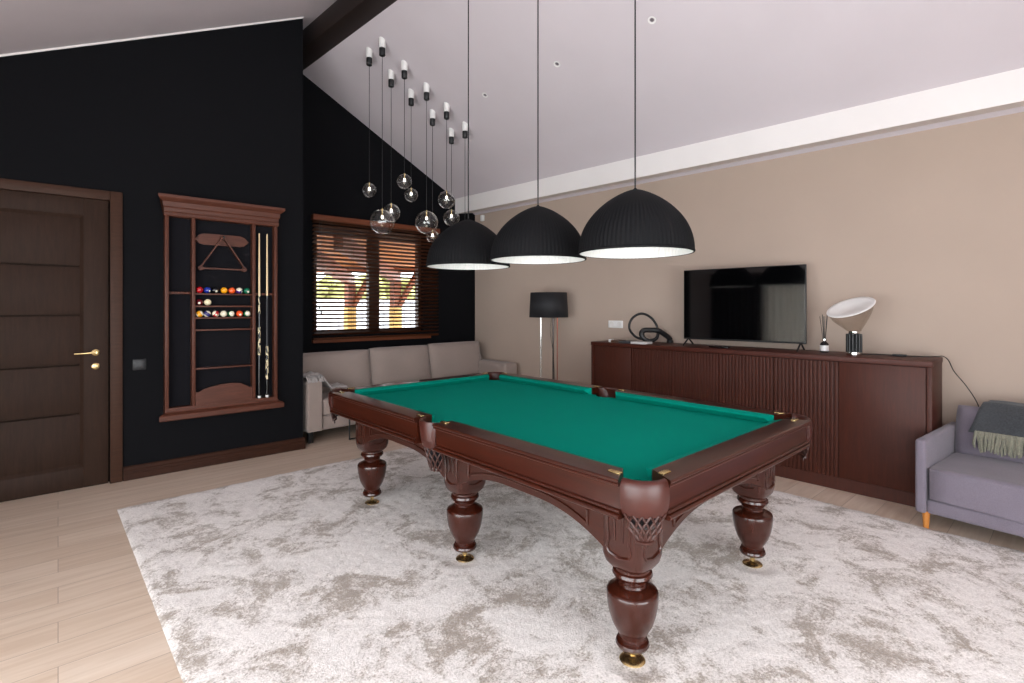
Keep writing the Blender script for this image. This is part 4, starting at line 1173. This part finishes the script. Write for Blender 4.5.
# ------------------------------------------------------------------ lilac grey sofa on the right
SY = -0.15
S = empty('loveseat', (4.116, 0.416, 0), SY); tag(S, 'lilac grey upholstered sofa on wooden legs beside the sideboard', 'sofa')
SLn, SDp = 1.75, 0.86
for yy, lab in ((-0.056, 0), (-SLn, 1)):
    MB().box(0, SDp-0.02, yy, yy+0.056, 0.10, 0.565, 0.018, 4).build('arm', M_SOFAP, S, 50)
MB().box(0.008, SDp, -SLn+0.056, -0.056, 0.105, 0.195, 0.02, 3).build('seat_base', M_SOFAP, S, 50)
m = MB(); cushion(m, -0.004, 0.70, -SLn+0.058, -0.058, 0.185, 0.392, 2, 16, 0.9, 12, rnd=1.0)
m.build('seat_cushion', M_SOFAP, S, 80)
MB().box(SDp-0.14, SDp, -SLn+0.0565, -0.0565, 0.20, 0.56, 0.02, 3).build('back_frame', M_SOFAP, S, 50)
Mt = Matrix.Translation((0.60, 0, 0.375)) @ Matrix.Rotation(math.radians(13), 4, 'Y')
for y0, y1 in ((-0.875, -0.06), (-SLn+0.06, -0.885)):
    m = MB(); cushion(m, -0.03, 0.15, y0, y1, 0.0, 0.355, 0, 16, 0.16, 4, tr=Mt, rnd=y0*5)
    m.build('back_cushion', M_SOFAP, S, 80)
for x_, y_ in ((0.055, -0.045), (0.055, -SLn+0.045), (SDp-0.06, -0.045), (SDp-0.06, -SLn+0.045)):
    MB().lathe([(0, RUGZ*0), (0.015, 0), (0.021, 0.11), (0, 0.11)], 16, (x_, y_, 0)).build('leg', M_OAKLEG, S)
# throw over the back cushion
TH = empty('throw_blanket', (4.116, 0.416, 0), SY); tag(TH, 'charcoal wool throw with grey green fringe over the lilac sofa back', 'throw blanket')
def thpath(t):  # down the cushion front, from back over the top
    P = [(0.882, 0.60), (0.880, 0.67), (0.850, 0.735), (0.775, 0.756), (0.690, 0.746), (0.630, 0.690), (0.598, 0.615), (0.576, 0.555)]
    f_ = t*(len(P)-1); i = min(int(f_), len(P)-2); g_ = f_-i
    return Vector(P[i]).lerp(Vector(P[i+1]), g_)
def thf(a, b_):
    p = thpath(a); y = -0.235 - 0.72*b_ - 0.05*(1-b_)*a**2*(-1 if a > 0.5 else 0)
    y += (1-b_)*0.05*(a-0.3)
    w_ = 0.006*noise.noise(Vector((a*3, b_*5, 2)))
    return (p.x - 0.012 + w_, y, p.y+w_)
m = MB().grid(28, 36, thf); o = m.build('woven_cloth', M_THROW, TH, 80); solidify(o, 0.010)
m = MB()
for k in range(96):
    y = -0.190-0.75*k/95
    x_ = 0.566 + random.uniform(-0.008, 0.004)
    L_ = random.uniform(0.10, 0.135); dy = random.uniform(-0.018, 0.018); d2 = random.uniform(-0.02, 0.02)
    m.tube([(0.582-0.014, y, 0.568), (x_-0.018, y+dy*0.5, 0.565-L_*0.4), (x_-0.028, y+dy, 0.565-L_*0.75), (x_-0.032, y+dy+d2*0.4, 0.565-L_)], [0.0085, 0.0085, 0.009, 0.005], 5)
tag(m.build('fringe', M_FRINGE, TH, 60), 'twisted grey green tassels')

# ------------------------------------------------------------------ taupe sofa below the window
GY = -0.045
G = empty('sofa', (2.245, 5.03, 0), GY); tag(G, 'taupe three seat sofa below the window, behind the billiard table', 'sofa')
GW, GD = 2.785, 0.58
for x_, w_, y_ in ((0, 0.17, 0.0), (GW-0.24, 0.24, -0.16)):
    m = MB(); cushion(m, x_, x_+w_, y_, GD, 0.135, 0.655, 0, 12, 0.82, 8)
    m.build('arm', M_SOFAG, G, 80)
MB().box(0.165, GW-0.235, 0.03, GD, 0.135, 0.28, 0.02, 3).build('seat_base', M_SOFAG, G, 50)
cx3 = [0.165, 0.96, 1.755, 2.55]
for a, b2 in zip(cx3, cx3[1:]):
    m = MB(); cushion(m, a+0.003, b2-0.003, 0.01, 0.48, 0.275, 0.46, 2, 12, 0.8, 8); m.build('seat_cushion', M_SOFAG, G, 80)
MB().box(0.2, GW-0.1, GD-0.12, GD, 0.2, 0.72, 0.02, 3).build('back_frame', M_SOFAG, G, 50)
Mt = Matrix.Translation((0, 0.36, 0.44)) @ Matrix.Rotation(math.radians(-10), 4, 'X')
bx = [0.01, 0.935, 1.775, 2.64]
for i, (a, b2) in enumerate(zip(bx, bx[1:])):
    m = MB(); cushion(m, a+0.004, b2-0.004, -0.02, 0.16, 0.025, 0.478+0.012*i, 1, 14, 0.3, 4, tr=Mt, rnd=i*3.0+1); m.build('back_cushion', M_SOFAG, G, 80)
for x_, y_ in ((0.085, 0.14), (GW-0.1, 0.10), (0.08, GD-0.08), (GW-0.08, GD-0.08)):
    MB().box(x_-0.025, x_+0.025, y_-0.025, y_+0.025, 0, 0.15, 0.003).build('leg', M_BLACK, G)
# pale throw on its left arm
B = empty('throw_blanket', (2.245, 5.03, 0), GY); tag(B, 'pale grey fringed throw crumpled over the left arm of the taupe sofa', 'throw blanket')
def t2(a, b_):
    x = -0.012+0.48*a; y = 0.09+0.22*b_
    base_ = 0.672 if a < 0.42 else 0.672-0.14*min(1, (a-0.42)/0.2)
    return (x+0.01*noise.noise(Vector((a*6, b_*6, 0))), y+0.03*noise.noise(Vector((a*4, b_*4, 9))), base_+0.012+0.03*abs(noise.noise(Vector((a*5, b_*4, 1))))+0.03*abs(noise.noise(Vector((a*13, b_*9, 4)))))
o = MB().grid(40, 30, t2).build('woven_cloth', M_THROWL, B, 80); solidify(o, 0.012)
m = MB()
for k in range(26):
    x = 0.0+0.165*k/25; z_ = 0.684
    m.tube([(x, 0.095, z_+0.006), (x+random.uniform(-.01, .01), 0.04, z_+0.012), (x+random.uniform(-.015, .015), -0.012, z_), (x+random.uniform(-.02, .02), -0.03, z_-0.04)], [0.006, 0.0055, 0.0055, 0.004], 5)
m.build('fringe', M_THROWL, B, 60)
# black framed side table before the sofa
ST = empty('side_table', (2.665, 4.755, 0), GY); tag(ST, 'black metal framed side table between the billiard table and taupe sofa', 'side table')
for y_ in (0.0, 0.22):
    MB().tube([(0.0, y_, 0.43), (0.0, y_, 0.011), (0.42, y_, 0.011), (0.42, y_, 0.43)], 0.011, 4).build('leg_frame', M_BLACK, ST, 30)
MB().box(-0.02, 0.44, -0.02, 0.24, 0.43, 0.45, 0.004).build('table_top', M_BLACK, ST)

# ------------------------------------------------------------------ light
wd = bpy.data.worlds.new('World'); SC.world = wd; wd.use_nodes = True
nt = wd.node_tree; bg = nt.nodes['Background']
bg.inputs['Color'].default_value = (0.95, 1.0, 1.03, 1); bg.inputs['Strength'].default_value = 4.0
def portal(name, loc, rot, sx, sy):
    l = bpy.data.lights.new(name, 'AREA'); l.shape = 'RECTANGLE'; l.size = sx; l.size_y = sy; l.cycles.is_portal = True
    o = bpy.data.objects.new(name, l); COL.objects.link(o); o.location = loc; o.rotation_euler = rot; return o
portal('window_daylight', (XL-0.25, (LW[0]+LW[1])/2, (LW[2]+LW[3])/2), (0, -PI/2, 0), LW[3]-LW[2], LW[1]-LW[0])
portal('window_daylight', ((NW[0]+NW[1])/2, YN-0.25, (NW[2]+NW[3])/2), (PI/2, 0, 0), NW[1]-NW[0], NW[3]-NW[2])
pw_ = wwf((WS0+WS1)/2, 0.25, (WZ0+WZ1)/2)
portal('window_daylight', pw_, (-PI/2, 0, WW), WS1-WS0, WZ1-WZ0)

# ------------------------------------------------------------------ camera
cam = bpy.data.cameras.new('camera'); co = bpy.data.objects.new('camera', cam); COL.objects.link(co)
F_PX, HY, VL = 510.0, 307.5, -15.0
yaw = math.atan2(512.0-VL, F_PX)          # angle from the viewing direction to the world Y axis
co.location = (0, 0, EYE); co.rotation_euler = (PI/2, 0, -yaw)
cam.sensor_width = 36.0; cam.sensor_fit = 'HORIZONTAL'; cam.lens = F_PX/1024*36.0
cam.shift_y = -(341.5-HY)/1024.0; cam.clip_start = 0.05; cam.clip_end = 100
SC.camera = co
SC.cycles.use_denoising = True
SC.cycles.max_bounces = 10; SC.cycles.diffuse_bounces = 6; SC.cycles.transparent_max_bounces = 24
SC.cycles.sample_clamp_indirect = 8
SC.view_settings.view_transform = 'Standard'; SC.view_settings.look = 'None'
SC.view_settings.gamma = 1.0; SC.view_settings.use_curve_mapping = False
SC.view_settings.exposure = 1.25
